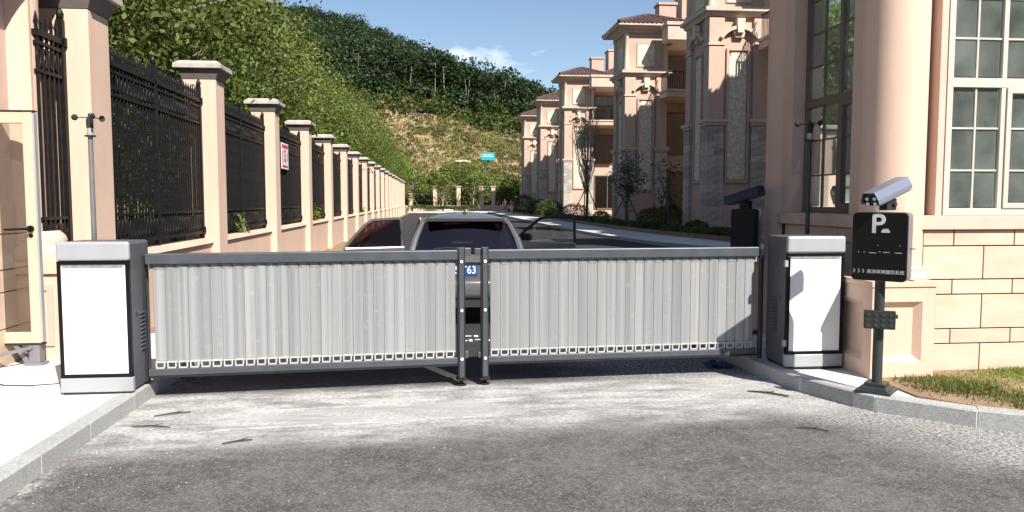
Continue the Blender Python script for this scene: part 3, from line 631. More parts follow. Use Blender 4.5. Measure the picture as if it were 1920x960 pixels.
def slat_material():
    m, n, l, b = nodes_of('slat_metal'); MATS['slat_metal'] = m
    tc = n.new('ShaderNodeTexCoord'); oi = n.new('ShaderNodeObjectInfo')
    ad = n.new('ShaderNodeVectorMath'); ad.operation = 'ADD'; cb = n.new('ShaderNodeCombineXYZ'); mu = n.new('ShaderNodeMath'); mu.operation = 'MULTIPLY'; mu.inputs[1].default_value = 40
    l.new(oi.outputs['Random'], mu.inputs[0]); l.new(mu.outputs[0], cb.inputs[0]); l.new(mu.outputs[0], cb.inputs[2]); l.new(tc.outputs['Object'], ad.inputs[0]); l.new(cb.outputs[0], ad.inputs[1])
    mp = n.new('ShaderNodeMapping'); mp.inputs['Scale'].default_value = (26, 1, 0.22); l.new(ad.outputs[0], mp.inputs[0])
    n1 = n.new('ShaderNodeTexNoise'); n1.inputs['Scale'].default_value = 1.0; n1.inputs['Detail'].default_value = 6; l.new(mp.outputs[0], n1.inputs['Vector'])
    n2 = n.new('ShaderNodeTexNoise'); n2.inputs['Scale'].default_value = 14; n2.inputs['Detail'].default_value = 7; n2.inputs['Roughness'].default_value = 0.7; l.new(ad.outputs[0], n2.inputs['Vector'])
    rp = n.new('ShaderNodeValToRGB'); e = rp.color_ramp.elements; e[0].position = 0.3; e[0].color = (0.27, 0.28, 0.295, 1); e[1].position = 0.70; e[1].color = (0.43, 0.43, 0.428, 1)
    l.new(n1.outputs[0], rp.inputs[0])
    dr = n.new('ShaderNodeMapRange'); dr.inputs[1].default_value = 0.58; dr.inputs[2].default_value = 0.72; dr.inputs[4].default_value = 0.28; l.new(n2.outputs[0], dr.inputs[0])
    mx = n.new('ShaderNodeMixRGB'); mx.inputs[2].default_value = (0.62, 0.60, 0.57, 1); l.new(dr.outputs[0], mx.inputs[0]); l.new(rp.outputs[0], mx.inputs[1])
    hs = n.new('ShaderNodeHueSaturation'); mr = n.new('ShaderNodeMapRange'); mr.inputs[3].default_value = 0.9; mr.inputs[4].default_value = 1.1
    l.new(oi.outputs['Random'], mr.inputs[0]); l.new(mr.outputs[0], hs.inputs['Value']); l.new(mx.outputs[0], hs.inputs['Color']); l.new(hs.outputs[0], b.inputs['Base Color'])
    b.inputs['Metallic'].default_value = 0.4; b.inputs['Roughness'].default_value = 0.40
slat_material()
GA, GB = Vector((-2.27, 6.40)), Vector((0.188, 6.63))
leaf('left slatted gate leaf hinged at the glaring white cabinet', (GA.x, GA.y, 0), math.atan2(GB.y - GA.y, GB.x - GA.x), (GB - GA).length, 28, 1)
GA2, GB2 = Vector((0.455, 6.66)), Vector((2.93, 6.80))
leaf('right slatted gate leaf hinged beside the parking sign cabinet', (GA2.x, GA2.y, 0), math.atan2(GB2.y - GA2.y, GB2.x - GA2.x), (GB2 - GA2).length, 28, -1)

# ------------------------------------------------------------------ anemometers on poles
def anemometer(label, loc, h, mpole, turn):
    r = thing('anemometer', label, 'anemometer', loc, R(turn), group='cup anemometers beside the gate')
    MB().lathe([(0.05, 0), (0.05, 0.012), (0.022, 0.013), (0.019, h)], n=14).build('pole', mpole, r, smooth=True)
    MB().lathe([(0.042, h), (0.042, h + 0.012)], n=16).build('flange', 'rubber', r)
    MB().lathe([(0.024, h + 0.012), (0.024, h + 0.07)], n=14).build('collar', 'cabinet_cap', r, smooth=True)
    MB().lathe([(0.026, h + 0.07), (0.028, h + 0.13), (0.022, h + 0.15), (0.012, h + 0.165), (0.012, h + 0.18), (0.004, h + 0.19)], n=14).build('head', 'rubber', r, smooth=True)
    for k in range(3):
        a = 2 * math.pi * k / 3; c, s_ = math.cos(a), math.sin(a); z = h + 0.155; L = 0.095
        MB().tube([(0, 0, z), (c * L, s_ * L, z)], 0.004, 6).build('arm', 'rubber', r)
        cup = MB(); prof = [(0.026 * math.sin(t), -0.026 * math.cos(t)) for t in [0.05 + i * (math.pi * 0.5) / 6 for i in range(7)]]
        cup.lathe(prof + [(0.022, 0.0), (0.012, -0.016)], n=12, caps=True)
        cup.xform(Matrix.Translation((c * (L + 0.02), s_ * (L + 0.02), z)) @ Matrix.Rotation(a, 4, 'Z') @ Matrix.Rotation(R(90), 4, 'X'))
        cup.build('cup', 'rubber', r, smooth=True)
    return r
anemometer('grey poled cup anemometer behind the glaring white left cabinet', (-2.77, 6.62, ZK), 1.99, 'pole_grey', 180)
anemometer('black poled cup anemometer in front of the shaded guardhouse window', (3.49, 6.97, ZK), 2.03, 'pole_dark', 170)

# ------------------------------------------------------------------ parking sign with plate camera
def camera_box(r, z, turn, tilt, body, L=0.40, off=(0, 0)):
    M = Matrix.Translation((off[0], off[1], z)) @ Matrix.Rotation(R(turn), 4, 'Z') @ Matrix.Rotation(R(tilt), 4, 'X')
    hexp = [(-0.062, -0.045), (0.062, -0.045), (0.066, 0.0), (0.045, 0.05), (-0.045, 0.05), (-0.066, 0.0)]
    b = MB(); b.prism(hexp, -L * 0.5, L * 0.5, 'y'); b.xform(M).build('camera_housing', body, r, bevel=0.004)
    b = MB(); b.prism([(0.074, -0.03), (0.074, 0.004), (0.050, 0.064), (-0.050, 0.064), (-0.074, 0.004), (-0.074, -0.03), (-0.069, -0.03), (-0.069, 0.002), (-0.047, 0.058), (0.047, 0.058), (0.069, 0.002), (0.069, -0.03)], -L * 0.5 - 0.03, L * 0.5 + 0.005, 'y'); b.xform(M).build('sun_shield', body, r, bevel=0.003)
    b = MB(); b.prism([(x * 0.93, zz * 0.9) for x, zz in hexp], -L * 0.5 - 0.006, -L * 0.5 - 0.0005, 'y'); fc = b.xform(M).build('camera_face', 'black_gloss', r)
    for (x, zz) in ((-0.03, 0.012), (0.03, 0.012), (-0.03, -0.026), (0.03, -0.026)):
        b = MB(); b.lathe([(0.0125, -L * 0.5 - 0.016), (0.0125, -L * 0.5 - 0.0062)], (x, 0, zz), 12, axis='y'); b.xform(M).build('lamp_lens', 'lens_glow', fc)
    b = MB(); b.box(-0.035, 0.035, -0.05, 0.07, -0.135, -0.046); b.tube([(0.04, 0.03, -0.09), (0.055, 0.03, -0.09)], 0.02, 10); b.xform(Matrix.Translation((off[0], off[1], z)) @ Matrix.Rotation(R(turn), 4, 'Z')).build('camera_bracket', 'rubber', r, bevel=0.006)
ps = thing('parking_sign', 'black parking sign with white P, plate camera on top and dark pole', 'sign', (3.40, 5.60, ZK), R(-44))
bs = MB(); bs.box(-0.125, 0.125, -0.125, 0.125, 0, 0.022); bs.frust((-0.10, 0.10, -0.10, 0.10), 0.0225, (-0.085, 0.085, -0.085, 0.085), 0.05); bs.box(-0.075, 0.075, -0.075, 0.075, 0.0505, 0.075); bs.build('base_plate', 'pole_dark', ps, bevel=0.004)
MB().lathe([(0.038, 0.075), (0.038, 0.90)], n=20).build('pole', 'pole_dark', ps, smooth=True)
def rrect(w, h, rd, n=6):
    out = []
    for cx, cz, a0 in ((w - rd, h - rd, 0), (-w + rd, h - rd, 90), (-w + rd, -h + rd, 180), (w - rd, -h + rd, 270)):
        for k in range(n + 1): a = R(a0 + 90 * k / n); out.append((cx + rd * math.cos(a), cz + rd * math.sin(a)))
    return out
ZC = 1.125
bx = MB(); bx.prism([(x, z + ZC) for x, z in rrect(0.198, 0.262, 0.035)], -0.06, 0.085, 'y'); bx.build('sign_case', 'pole_grey', ps)
bx = MB(); bx.prism([(x, z + ZC) for x, z in rrect(0.193, 0.257, 0.033)], -0.070, -0.0605, 'y'); bx.build('sign_face', 'black_gloss', ps)
text_mesh('letter_p', 'P', 0.20, 'sign_white', parent=ps, loc=(-0.012, -0.0715, ZC + 0.168), bold=0.004)
ci = MB(); ci.prism([(0.012, 1.233), (0.072, 1.233), (0.072, 1.246), (0.066, 1.25), (0.058, 1.262), (0.026, 1.262), (0.018, 1.25), (0.012, 1.246)], -0.0745, -0.0706, 'y'); ci.build('car_symbol', 'sign_white', ps)
text_mesh('sign_lettering', '\u300b\u300b\u300b\u9ad8\u6e05\u8eca\u724c\u8b58\u5225\u7cfb\u7d71', 0.033, 'sign_white', 0.0008, parent=ps, loc=(0.0, -0.0715, ZC - 0.192))
for k, (x, w, z) in enumerate([(-0.15, 0.010, 0.0), (-0.11, 0.010, 0.0), (-0.07, 0.05, -0.004), (0.0, 0.012, 0.004), (0.03, 0.045, 0.002), (0.11, 0.05, 0.0), (-0.01, 0.006, 0.055), (0.14, 0.006, 0.055)]):
    q = MB(); q.box(x, x + w, -0.0712, -0.0703, ZC - 0.045 + z, ZC - 0.041 + z); q.build('display_mark', 'sign_white', ps)
for z in (0.075, -0.165): MB().box(0.1985, 0.235, 0.0, 0.02, ZC - 0.09 + z, ZC - 0.084 + z).build('side_tab', 'rubber', ps)
camera_box(ps, ZC + 0.262 + 0.15, -20, 17, 'silver_paint', 0.40, (0.03, 0.0))
fl = MB(); fl.box(-0.11, 0.11, -0.10, -0.05, 0.50, 0.64); fl.box(-0.02, 0.02, -0.05, -0.03, 0.53, 0.60)
M_ = Matrix.Rotation(R(16), 4, 'Z'); flo = fl.xform(M_).build('flood_lamp', 'rubber', ps, bevel=0.006)
for i in range(4):
    for j in range(3):
        q = MB(); q.lathe([(0.016, -0.103), (0.010, -0.1005)], (-0.078 + i * 0.052, 0, 0.53 + j * 0.04), 10, axis='y'); q.xform(M_).build('lamp_cell', 'pole_dark', flo)
q = MB(); q.lathe([(0.016, 0.11), (0.016, 0.125)], (0, -0.075, 0.60), 10, axis='x'); q.xform(M_).build('lamp_knob', 'rubber', flo)
# the twin for cars leaving, seen from behind
xs = thing('plate_camera_stand', 'black plate camera stand seen from behind, past the right cabinet', 'camera', (3.44, 8.30, ZK), R(120))
MB().lathe([(0.038, 0.02), (0.038, 0.85)], n=16).build('pole', 'pole_dark', xs, smooth=True)
MB().box(-0.12, 0.12, -0.12, 0.12, 0, 0.03).build('base_plate', 'pole_dark', xs)
bx = MB(); bx.prism([(x, z + 1.11) for x, z in rrect(0.15, 0.27, 0.035)], -0.02, 0.07, 'y'); bx.build('sign_case', 'rubber', xs)
bx = MB(); bx.prism([(x, z + 1.11) for x, z in rrect(0.157, 0.277, 0.035)], -0.06, -0.0205, 'y'); bx.build('sign_rim', 'silver_paint', xs)
camera_box(xs, 1.11 + 0.27 + 0.14, 92, 15, 'navy_paint', 0.42, (0.0, 0.02))
# ------------------------------------------------------------------ guardhouse
GY, GX = 6.24, 3.80                      # outer faces of the front (-Y) and road-side (-X) walls
gh = thing('guardhouse', 'peach guardhouse with round corner columns and sandstone base on the right', 'building', (0, 0, 0))
cols_z = [0.10, 0.36, 0.49, 0.79, 0.92, 1.21, 1.35]
core = MB(); core.box(4.12, 8.2, GY + 0.017, GY + 0.25, 0.0, 1.35); core.build('wall_core', 'joint', gh)
x_off = {0: 0.02, 1: 0.30, 2: 0.02, 3: 0.30, 4: 0.02, 5: 0.30}
for k in range(6):
    za, zb = cols_z[k], cols_z[k + 1]; x = 4.165
    first = 0.56 if k % 2 == 0 else 0.28
    while x < 8.15:
        x1 = min(x + first, 8.18); first = 0.56
        MB().box(x + 0.0055, x1 - 0.0055, GY, GY + 0.02, za + 0.0055, zb - 0.0055).build('sandstone_block', 'sandstone', gh, bevel=0.003); x = x1
lg = MB(); lg.box(4.05, 8.25, GY - 0.035, GY + 0.25, 1.352, 1.472); lg.build('ledge', 'plaster_pink', gh, bevel=0.006)
ww = MB(); ww.box(4.262, 4.325, GY, GY + 0.25, 1.474, 4.9); ww.box(4.325, 6.50, GY + 0.001, GY + 0.249, 4.25, 4.9); ww.box(6.50, 8.2, GY, GY + 0.25, 1.474, 4.9); ww.build('front_wall', 'plaster_pink', gh)
MB().box(4.0, 4.261, GY + 0.18, GY + 0.25, 1.474, 4.9).build('recess_shade_strip', 'window_frame_brown', gh)  # dark brown colour paints in the shade of the gap beside the column
sl_ = MB(); sl_.ring(4.326, 6.499, 1.476, 4.248, 0.035, GY - 0.012, GY + 0.10); sl_.build('window_surround', 'window_frame', gh)
def window(name, parent, loc, rz, fm, lights, zrows, ztr, zupper, mw=0.045):
    """lights: list of (x0, x1, pane columns, casement?). Outer frame is the part, casements, glazing bars and panes its pieces."""
    x0, x1 = lights[0][0] - mw, lights[-1][1] + mw
    f = MB(); z0, z1 = zrows[0] - 0.03, zupper[-1] + 0.05
    f.box(x0, x1, -0.03, 0.03, z0 - 0.03, z0 + 0.03); f.box(x0, x1, -0.03, 0.03, z1 - 0.03, z1 + 0.03); f.box(x0, x1, -0.032, 0.032, ztr[0], ztr[1])
    xs = [x0] + [v for a in lights for v in (a[0], a[1])] + [x1]
    for a, b in zip(xs[::2], xs[1::2]): f.box(a, b, -0.0285, 0.0285, z0 + 0.03, ztr[0]); f.box(a, b, -0.0285, 0.0285, ztr[1], z1 - 0.03)
    fo = f.build(name, fm, parent, loc=loc, rz=rz)
    for (a, b, nc, cas) in lights:
        for rows in (zrows, zupper):
            lo, hi = rows[0], rows[-1]; pa, pb = a, b; c = 0.0
            if cas and rows is zrows:
                c = 0.045; q = MB(); q.ring(a + 0.004, b - 0.004, lo - 0.0, hi - 0.002, c, -0.045, 0.02); q.build('casement_frame', fm, fo, bevel=0.004)
                pa, pb = a + c, b - c
            for z in rows[1:-1]: MB().box(pa, pb, -0.012, 0.008, z - 0.008, z + 0.008).build('glazing_bar', fm, fo)
            for i in range(1, nc):
                xb = pa + (pb - pa) * i / nc; MB().box(xb - 0.008, xb + 0.008, -0.013, 0.009, lo + c, hi - c).build('glazing_bar', fm, fo)
            zz = [lo + c] + list(rows[1:-1]) + [hi - c]
            for j in range(len(zz) - 1):
                for i in range(nc):
                    u0 = pa + (pb - pa) * i / nc + (0.0085 if i else 0); u1 = pa + (pb - pa) * (i + 1) / nc - (0.0085 if i < nc - 1 else 0)
                    q = MB(); t = random.uniform(-0.0012, 0.0012); s2 = random.uniform(-0.0012, 0.0012)
                    q.add([(u0, t, zz[j] + 0.0085), (u1, -t, zz[j] + 0.0085), (u1, -t + s2, zz[j + 1] - 0.0085), (u0, t + s2, zz[j + 1] - 0.0085)], [(0, 1, 2, 3)])
                    q.build('pane', 'glass_coated', fo)
        if cas:
            q = MB(); q.box(b - 0.032, b - 0.018, -0.075, -0.046, zrows[1] + 0.06, zrows[1] + 0.20); q.build('handle', 'rubber', fo)
    return fo
ZR = [1.535, 1.86, 2.22, 2.565]; ZT = (2.567, 2.645); ZU = [2.65, 2.98, 3.32, 3.66, 4.0, 4.15]
window('window', gh, (4.362, GY + 0.06, 0), 0, 'window_frame', [(0.045, 0.49, 2, False), (0.53, 1.02, 1, True), (1.06, 1.55, 1, True), (1.59, 2.03, 2, False)], ZR, ZT, ZU)
# road-side wall in shade, with its tall window
sw = MB(); sw.box(GX + 0.012, GX + 0.30, 6.72, 8.30, 0.0, 1.35); sw.build('side_core', 'joint', gh)
for k in range(6):
    za, zb = cols_z[k], cols_z[k + 1]; y = 6.73 ; first = 0.52 if k % 2 == 0 else 0.26
    while y < 8.08:
        y1 = min(y + first, 8.10); first = 0.52
        MB().box(GX, GX + 0.02, y + 0.004, y1 - 0.004, za + 0.004, zb - 0.004).build('sandstone_block', 'sandstone', gh, bevel=0.003); y = y1
MB().box(GX - 0.035, GX + 0.30, 6.66, 8.30, 1.352, 1.472).build('side_ledge', 'plaster_pink', gh, bevel=0.006)
sw = MB(); sw.box(GX, GX + 0.30, 6.62, 6.80, 1.474, 4.9); sw.box(GX, GX + 0.30, 7.98, 8.25, 1.474, 4.9); sw.box(GX + 0.001, GX + 0.299, 6.80, 7.98, 4.25, 4.9); sw.build('side_wall', 'plaster_pink', gh)
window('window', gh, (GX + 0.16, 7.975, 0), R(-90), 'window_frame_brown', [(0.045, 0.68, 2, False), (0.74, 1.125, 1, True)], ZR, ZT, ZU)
rb = MB(); rb.box(8.0, 8.2, GY + 0.26, 8.6, 0.0, 4.9); rb.box(4.0, 8.0, 8.45, 8.6, 0.0, 1.0); rb.box(4.0, 8.0, 8.451, 8.599, 3.2, 4.9); rb.box(4.02, 7.99, 8.452, 8.598, 1.0, 3.2); rb.build('rear_wall', 'interior_white', gh)
MB().box(GX + 0.31, 7.99, GY + 0.26, 8.44, 0.1, 0.2).build('inside_floor', 'interior_white', gh)
MB().box(4.4, 6.2, 7.6, 8.2, 0.21, 0.98).build('inside_desk', 'interior_white', gh)
MB().box(3.3, 8.7, 5.75, 9.0, 4.92, 5.25).build('roof_slab', 'cap_stone', gh, bevel=0.03)
MB().box(3.45, 8.5, 5.9, 8.85, 4.6, 4.918).build('entablature', 'plaster', gh)
def column(cx, cy, r, name='column'):
    c = MB(); c.lathe([(r * 1.0, 1.04), (r, 4.6)], (cx, cy, 0), 48); o = c.build(name, 'plaster', gh, smooth=True)
    b = MB(); b.lathe([(r * 1.16, 0.934), (r * 1.18, 0.96), (r * 1.14, 0.985), (r * 1.06, 1.0), (r * 1.08, 1.02), (r * 1.02, 1.04)], (cx, cy, 0), 48); b.build('column_base', 'plaster', gh, smooth=True)
def pedestal(x0, x1, y0, y1):
    p = MB(); p.box(x0, x1, y0, y1, 0.05, 0.88); p.build('pedestal', 'plaster', gh, bevel=0.008)
    MB().box(x0 - 0.012, x1 + 0.012, y0 - 0.012, y1 + 0.012, 0.882, 0.932).build('pedestal_cap', 'plaster', gh, bevel=0.006)
column(3.962, 6.41, 0.262); column(3.93, 8.38, 0.22)
# pedestal with sunk panels on the two visible faces
def sunk(p0, ux, w, h0, h1, inset, depth, nrm, m_, name):
    """picture-frame panel: face with an opening, sloped reveal and a set-back field"""
    u = Vector((*ux, 0)); n_ = Vector((*nrm, 0)); p = Vector((*p0, 0))
    def P(a, z, d): q = p + u * a - n_ * d; return (q.x, q.y, z)
    a0, a1, b0, b1 = 0, w, 0.05, 0.88; c0, c1 = w * 0.14, w * 0.80; d0, d1 = h0, h1; i = inset
    o_ = [P(a0, b0, 0), P(a1, b0, 0), P(a1, b1, 0), P(a0, b1, 0)]; r_ = [P(c0, d0, 0), P(c1, d0, 0), P(c1, d1, 0), P(c0, d1, 0)]
    g_ = [P(c0 + i, d0 + i, depth), P(c1 - i, d0 + i, depth), P(c1 - i, d1 - i, depth), P(c0 + i, d1 - i, depth)]
    f = MB(); f.add(o_ + r_, [(k, (k + 1) % 4, 4 + (k + 1) % 4, 4 + k) for k in range(4)]); f.build(name, m_, gh)
    q = MB(); q.add(r_ + g_, [(k, (k + 1) % 4, 4 + (k + 1) % 4, 4 + k) for k in range(4)] + [(4, 5, 6, 7)]); q.build('sunk_panel', m_, gh)
x0, x1, y0, y1 = 3.60, 4.155, 6.03, 6.74
pk = MB(); pk.box(x0 + 0.06, x1 - 0.002, y0 + 0.06, y1, 0.05, 0.88); pk.build('pedestal', 'plaster', gh)
sunk((x0, y0), (1, 0), x1 - x0, 0.25, 0.76, 0.055, 0.05, (0, -1), 'plaster', 'pedestal_face')
sunk((x0, y1), (0, -1), y1 - y0, 0.25, 0.76, 0.055, 0.05, (-1, 0), 'plaster', 'pedestal_face')
MB().box(x1 - 0.001, x1, y0, y1, 0.05, 0.88).build('pedestal_side', 'plaster', gh)
MB().box(x0 - 0.012, x1 + 0.012, y0 - 0.012, y1 + 0.012, 0.882, 0.932).build('pedestal_cap', 'plaster', gh, bevel=0.006)
pedestal(3.68, 4.16, 8.12, 8.62)

# ------------------------------------------------------------------ villas with corner towers
def hip_tiles(x0, x1, y0, y1, z0, z1):
    """hipped roof: closed planes plus half-round tile courses stepping down every slope"""
    w, d = x1 - x0, y1 - y0; hip = min(w, d) / 2
    if w >= d: A, B = (x0 + hip, (y0 + y1) / 2), (x1 - hip, (y0 + y1) / 2)
    else: A, B = ((x0 + x1) / 2, y0 + hip), ((x0 + x1) / 2, y1 - hip)
    m = MB(); c = [(x0, y0, z0), (x1, y0, z0), (x1, y1, z0), (x0, y1, z0), (*A, z1), (*B, z1)]
    if w >= d: m.add(c, [(0, 1, 5, 4), (1, 2, 5), (2, 3, 4, 5), (3, 0, 4), (0, 3, 2, 1)])
    else: m.add(c, [(0, 1, 4), (1, 2, 5, 4), (2, 3, 5), (3, 0, 4, 5), (0, 3, 2, 1)])
    tl = MB(); st = 0.27; sl2 = (z1 - z0) / hip; rr = 0.075; row = 0.42
    for (ox, oy, ux, uy, vx, vy, Ln) in ((x0, y0, 1, 0, 0, 1, w), (x1, y0, 0, 1, -1, 0, d), (x1, y1, -1, 0, 0, -1, w), (x0, y1, 0, -1, 1, 0, d)):
        k = 0.5
        while k * st < Ln:
            s_ = k * st; run = min(s_, Ln - s_, hip); q = -0.05
            while q < run - 0.05:
                q1 = min(q + row, run)
                pts = []
                for (t, lift, r_) in ((q, 0.035, rr), (q1, 0.0, rr * 0.85)):
                    for a in (0, 60, 120, 180):
                        off = math.cos(R(a)) * r_; up = math.sin(R(a)) * r_ * 0.9 + lift + 0.01
                        pts.append((ox + ux * (s_ + off) + vx * t, oy + uy * (s_ + off) + vy * t, z0 + t * sl2 + up))
                tl.add(pts, [(0, 1, 5, 4), (1, 2, 6, 5), (2, 3, 7, 6), (0, 3, 2, 1)]); q = q1
            k += 1
    rd = MB(); P4 = (Vector((*A, z1 + .06)), Vector((*B, z1 + .06)))
    cs = [Vector((x0, y0, z0 + .06)), Vector((x1, y0, z0 + .06)), Vector((x1, y1, z0 + .06)), Vector((x0, y1, z0 + .06))]
    ends = (P4[0], P4[1], P4[1], P4[0]) if w >= d else (P4[0], P4[0], P4[1], P4[1])
    for c_, e_ in zip(cs, ends): rd.tube([c_, e_], 0.11, 6)
    rd.tube([P4[0], P4[1] + Vector((0.01, 0.01, 0))], 0.11, 6)
    return m, tl, rd
def arch_mb(cx, z, r0, r1, y0, y1, a0=35, a1=145, n=10):
    poly = [(cx + r1 * math.cos(R(a0 + (a1 - a0) * k / n)), z + r1 * math.sin(R(a0 + (a1 - a0) * k / n))) for k in range(n + 1)]
    poly += [(cx + r0 * math.cos(R(a1 - (a1 - a0) * k / n)), z + r0 * math.sin(R(a1 - (a1 - a0) * k / n))) for k in range(n + 1)]
    m = MB()
    for k in range(n):
        q = [poly[k], poly[k + 1], poly[2 * n - k], poly[2 * n + 1 - k]]
        m.prism(q, y0, y1, 'y')
    return m
def villa():
    r = thing('villa', 'x', 'villa', (11.2, 0, 0), group='row of peach villas with corner towers')
    PL, TR = 'plaster_villa', 'trim_villa'
    Wt, Dt = 2.6, 3.0
    MB().box(0.16, Wt - 0.16, 0.16, Dt - 0.05, 0.1, 9.12).build('tower_wall', PL, r)
    BL1 = MB().box(0, 0.72, 0, 0.72, 0.0, 0.288).mesh('stone', 'clad_stone'); BLa = MB().box(0, 0.30, 0, 0.72, 0.0, 0.288).mesh('stone', 'clad_stone'); BLb = MB().box(0.308, 0.72, 0, 0.72, 0.0, 0.288).mesh('stone', 'clad_stone')
    for (px, py) in ((0, 0), (Wt - 0.7, 0), (0, Dt - 0.7)):
        p = MB(); p.box(0.02, 0.68, 0.02, 0.68, 0.1, 4.68); p.box(0.03, 0.67, 0.03, 0.67, 4.98, 9.1)
        po = p.build('pier', PL, r, loc=(px, py, 0))
        z = 0.15; k = 0
        while z < 4.6:
            if k % 2 == 0: link('stone', BL1, po, (-0.01, -0.01, z))
            else:
                link('stone', BLa, po, (-0.014, -0.014, z)); link('stone', BLb, po, (-0.006, -0.012, z))
            z += 0.302; k += 1
        c = MB(); c.box(-0.05, 0.75, -0.05, 0.75, 4.70, 4.82); c.box(-0.12, 0.82, -0.12, 0.82, 4.821, 4.96); c.build('capital', TR, po)
        b = MB(); b.box(-0.02, 0.72, -0.02, 0.72, 7.96, 8.03); b.build('band', TR, po)
    # long relief panel, hood arch, keystone and corbel: front face, then the street face
    for face in (0, 1):
        Mx = Matrix.Identity(4) if face == 0 else Matrix.Translation((0, 0, 0)) @ Matrix(((0, 1, 0, 0), (1, 0, 0, 0.2), (0, 0, 1, 0), (0, 0, 0, 1)))
        fr = MB(); fr.ring(0.80, 1.80, 2.35, 7.85, 0.09, 0.06, 0.16); fr.xform(Mx).build('panel_frame', PL, r)
        pn = MB(); pn.prism([(0.92, 2.55), (1.0, 2.47), (1.6, 2.47), (1.68, 2.55), (1.68, 7.55), (1.60, 7.55), (1.60, 7.68), (1.0, 7.68), (1.0, 7.55), (0.92, 7.55)], 0.12, 0.165, 'y'); pn.xform(Mx).build('relief_panel', 'relief_stone', r)
        am = arch_mb(1.3, 7.75, 0.86, 1.0, -0.10, 0.2, 32, 148); am.xform(Mx).build('hood_arch', TR, r)
        ks = MB(); ks.prism([(1.17, 8.45), (1.43, 8.45), (1.47, 9.02), (1.13, 9.02)], -0.16, 0.1, 'y'); ks.xform(Mx).build('keystone', 'relief_stone', r)
        cb = MB(); cb.prism([(1.12, 8.28), (1.48, 8.28), (1.55, 8.56), (1.05, 8.56)], -0.02, 0.14, 'y'); cb.xform(Mx).build('corbel', TR, r)
    c = MB(); c.frust((-0.02, Wt + .02, -0.02, Dt + .02), 9.121, (-0.12, Wt + .12, -0.12, Dt + .12), 9.30); c.box(-0.2, Wt + 0.2, -0.2, Dt + 0.2, 9.301, 9.46); c.build('cornice', TR, r)
    MB().box(0.12, Wt - 0.12, 0.12, Dt - 0.1, 9.461, 11.75).build('belvedere_wall', PL, r)
    cm = MB(); cm.lathe([(0.17, 9.462), (0.17, 9.55), (0.135, 9.6), (0.125, 11.45), (0.15, 11.5), (0.18, 11.55), (0.18, 11.65)], n=14)
    CM = cm.mesh('column', TR, True)
    for (px, py) in ((0.12, 0.12), (Wt - 0.12, 0.12), (0.12, Dt - 0.12), (Wt - 0.12, Dt - 0.12)): link('column', CM, r, (px, py, 0))
    pn = MB(); pn.box(0.78, 1.80, 0.085, 0.13, 9.72, 11.02); pn.build('relief_panel', 'relief_stone', r)
    f = MB(); f.ring(0.74, 1.84, 9.68, 11.06, 0.035, 0.07, 0.125); f.build('panel_frame', PL, r)
    pn = MB(); pn.box(0.085, 0.13, 0.9, 2.0, 9.72, 11.02); pn.build('relief_panel', 'relief_stone', r)
    c = MB(); c.box(-0.02, Wt + 0.02, -0.02, Dt + 0.02, 11.66, 11.80); c.frust((-0.05, Wt + .05, -0.05, Dt + .05), 11.802, (-0.3, Wt + .3, -0.3, Dt + .3), 11.98); c.box(-0.5, Wt + 1.5, -0.5, Dt + 0.9, 11.982, 12.10); c.build('eave', TR, r)
    h, tl, rd = hip_tiles(-0.52, Wt + 1.45, -0.52, Dt + 0.9, 12.11, 13.0)
    ro = h.build('roof', 'tile', r); tl.build('tile_courses', 'tile', ro, kind='stuff'); rd.build('ridge_tiles', 'tile', ro)
    # main block and low rear wing
    b = MB(); b.box(Wt - 0.2, 11.5, 1.6, 8.5, 0.1, 11.7); b.build('main_wall', PL, r)
    b = MB(); b.box(1.9, Wt - 0.21, Dt - 0.1, 8.5, 0.1, 10.9); b.build('rear_wing', PL, r)
    b = MB(); b.box(1.8, Wt - 0.22, Dt + 0.3, 8.6, 10.901, 11.05); b.build('parapet_cap', TR, r)
    b = MB(); b.box(3.2, 4.3, 4.0, 5.0, 12.2, 14.3); b.box(3.12, 4.38, 3.92, 5.08, 14.301, 14.45); b.build('chimney', PL, r)
    b = MB(); b.box(5.0, 6.3, 5.0, 6.4, 12.6, 15.2); b.box(4.92, 6.38, 4.92, 6.48, 15.201, 15.36); b.build('chimney', PL, r)
    b = MB(); b.box(Wt - 0.2, 12.0, 1.2, 9.0, 11.701, 11.95); b.build('main_eave', TR, r)
    h, tl, rd = hip_tiles(Wt - 0.2, 12.0, 1.1, 9.0, 11.96, 13.9)
    ro = h.build('roof', 'tile', r); tl.build('tile_courses', 'tile', ro, kind='stuff'); rd.build('ridge_tiles', 'tile', ro)
    # balconies stepping forward beside the tower
    for z in (7.75,):
        s_ = MB(); s_.box(2.05, 6.0, -1.7, -0.16, z, z + 0.30); s_.box(1.98, 6.05, -1.77, -0.17, z + 0.301, z + 0.42); s_.box(2.75, 6.0, -0.16, 1.6, z + 0.02, z + 0.40); so_ = s_.build('balcony', TR, r)
        rl = MB(); rl.box(2.1, 5.9, -1.66, -1.62, z + 1.36, z + 1.41); rl.box(2.1, 2.14, -1.62, -0.2, z + 1.36, z + 1.41)
        q = 2.1
        while q < 5.9: rl.box(q, q + 0.025, -1.655, -1.63, z + 0.42, z + 1.36); q += 0.13
        q = -1.6
        while q < -0.2: rl.box(2.105, 2.13, q, q + 0.025, z + 0.42, z + 1.36); q += 0.13
        rl.build('railing', 'iron', so_)
    s_ = MB(); s_.box(2.05, 6.0, -1.7, -0.52, 10.95, 11.75); s_.box(1.97, 6.08, -1.78, -0.53, 11.751, 11.93); s_.box(2.75, 6.0, -0.52, 1.6, 10.96, 11.70); s_.build('balcony_roof', TR, r)
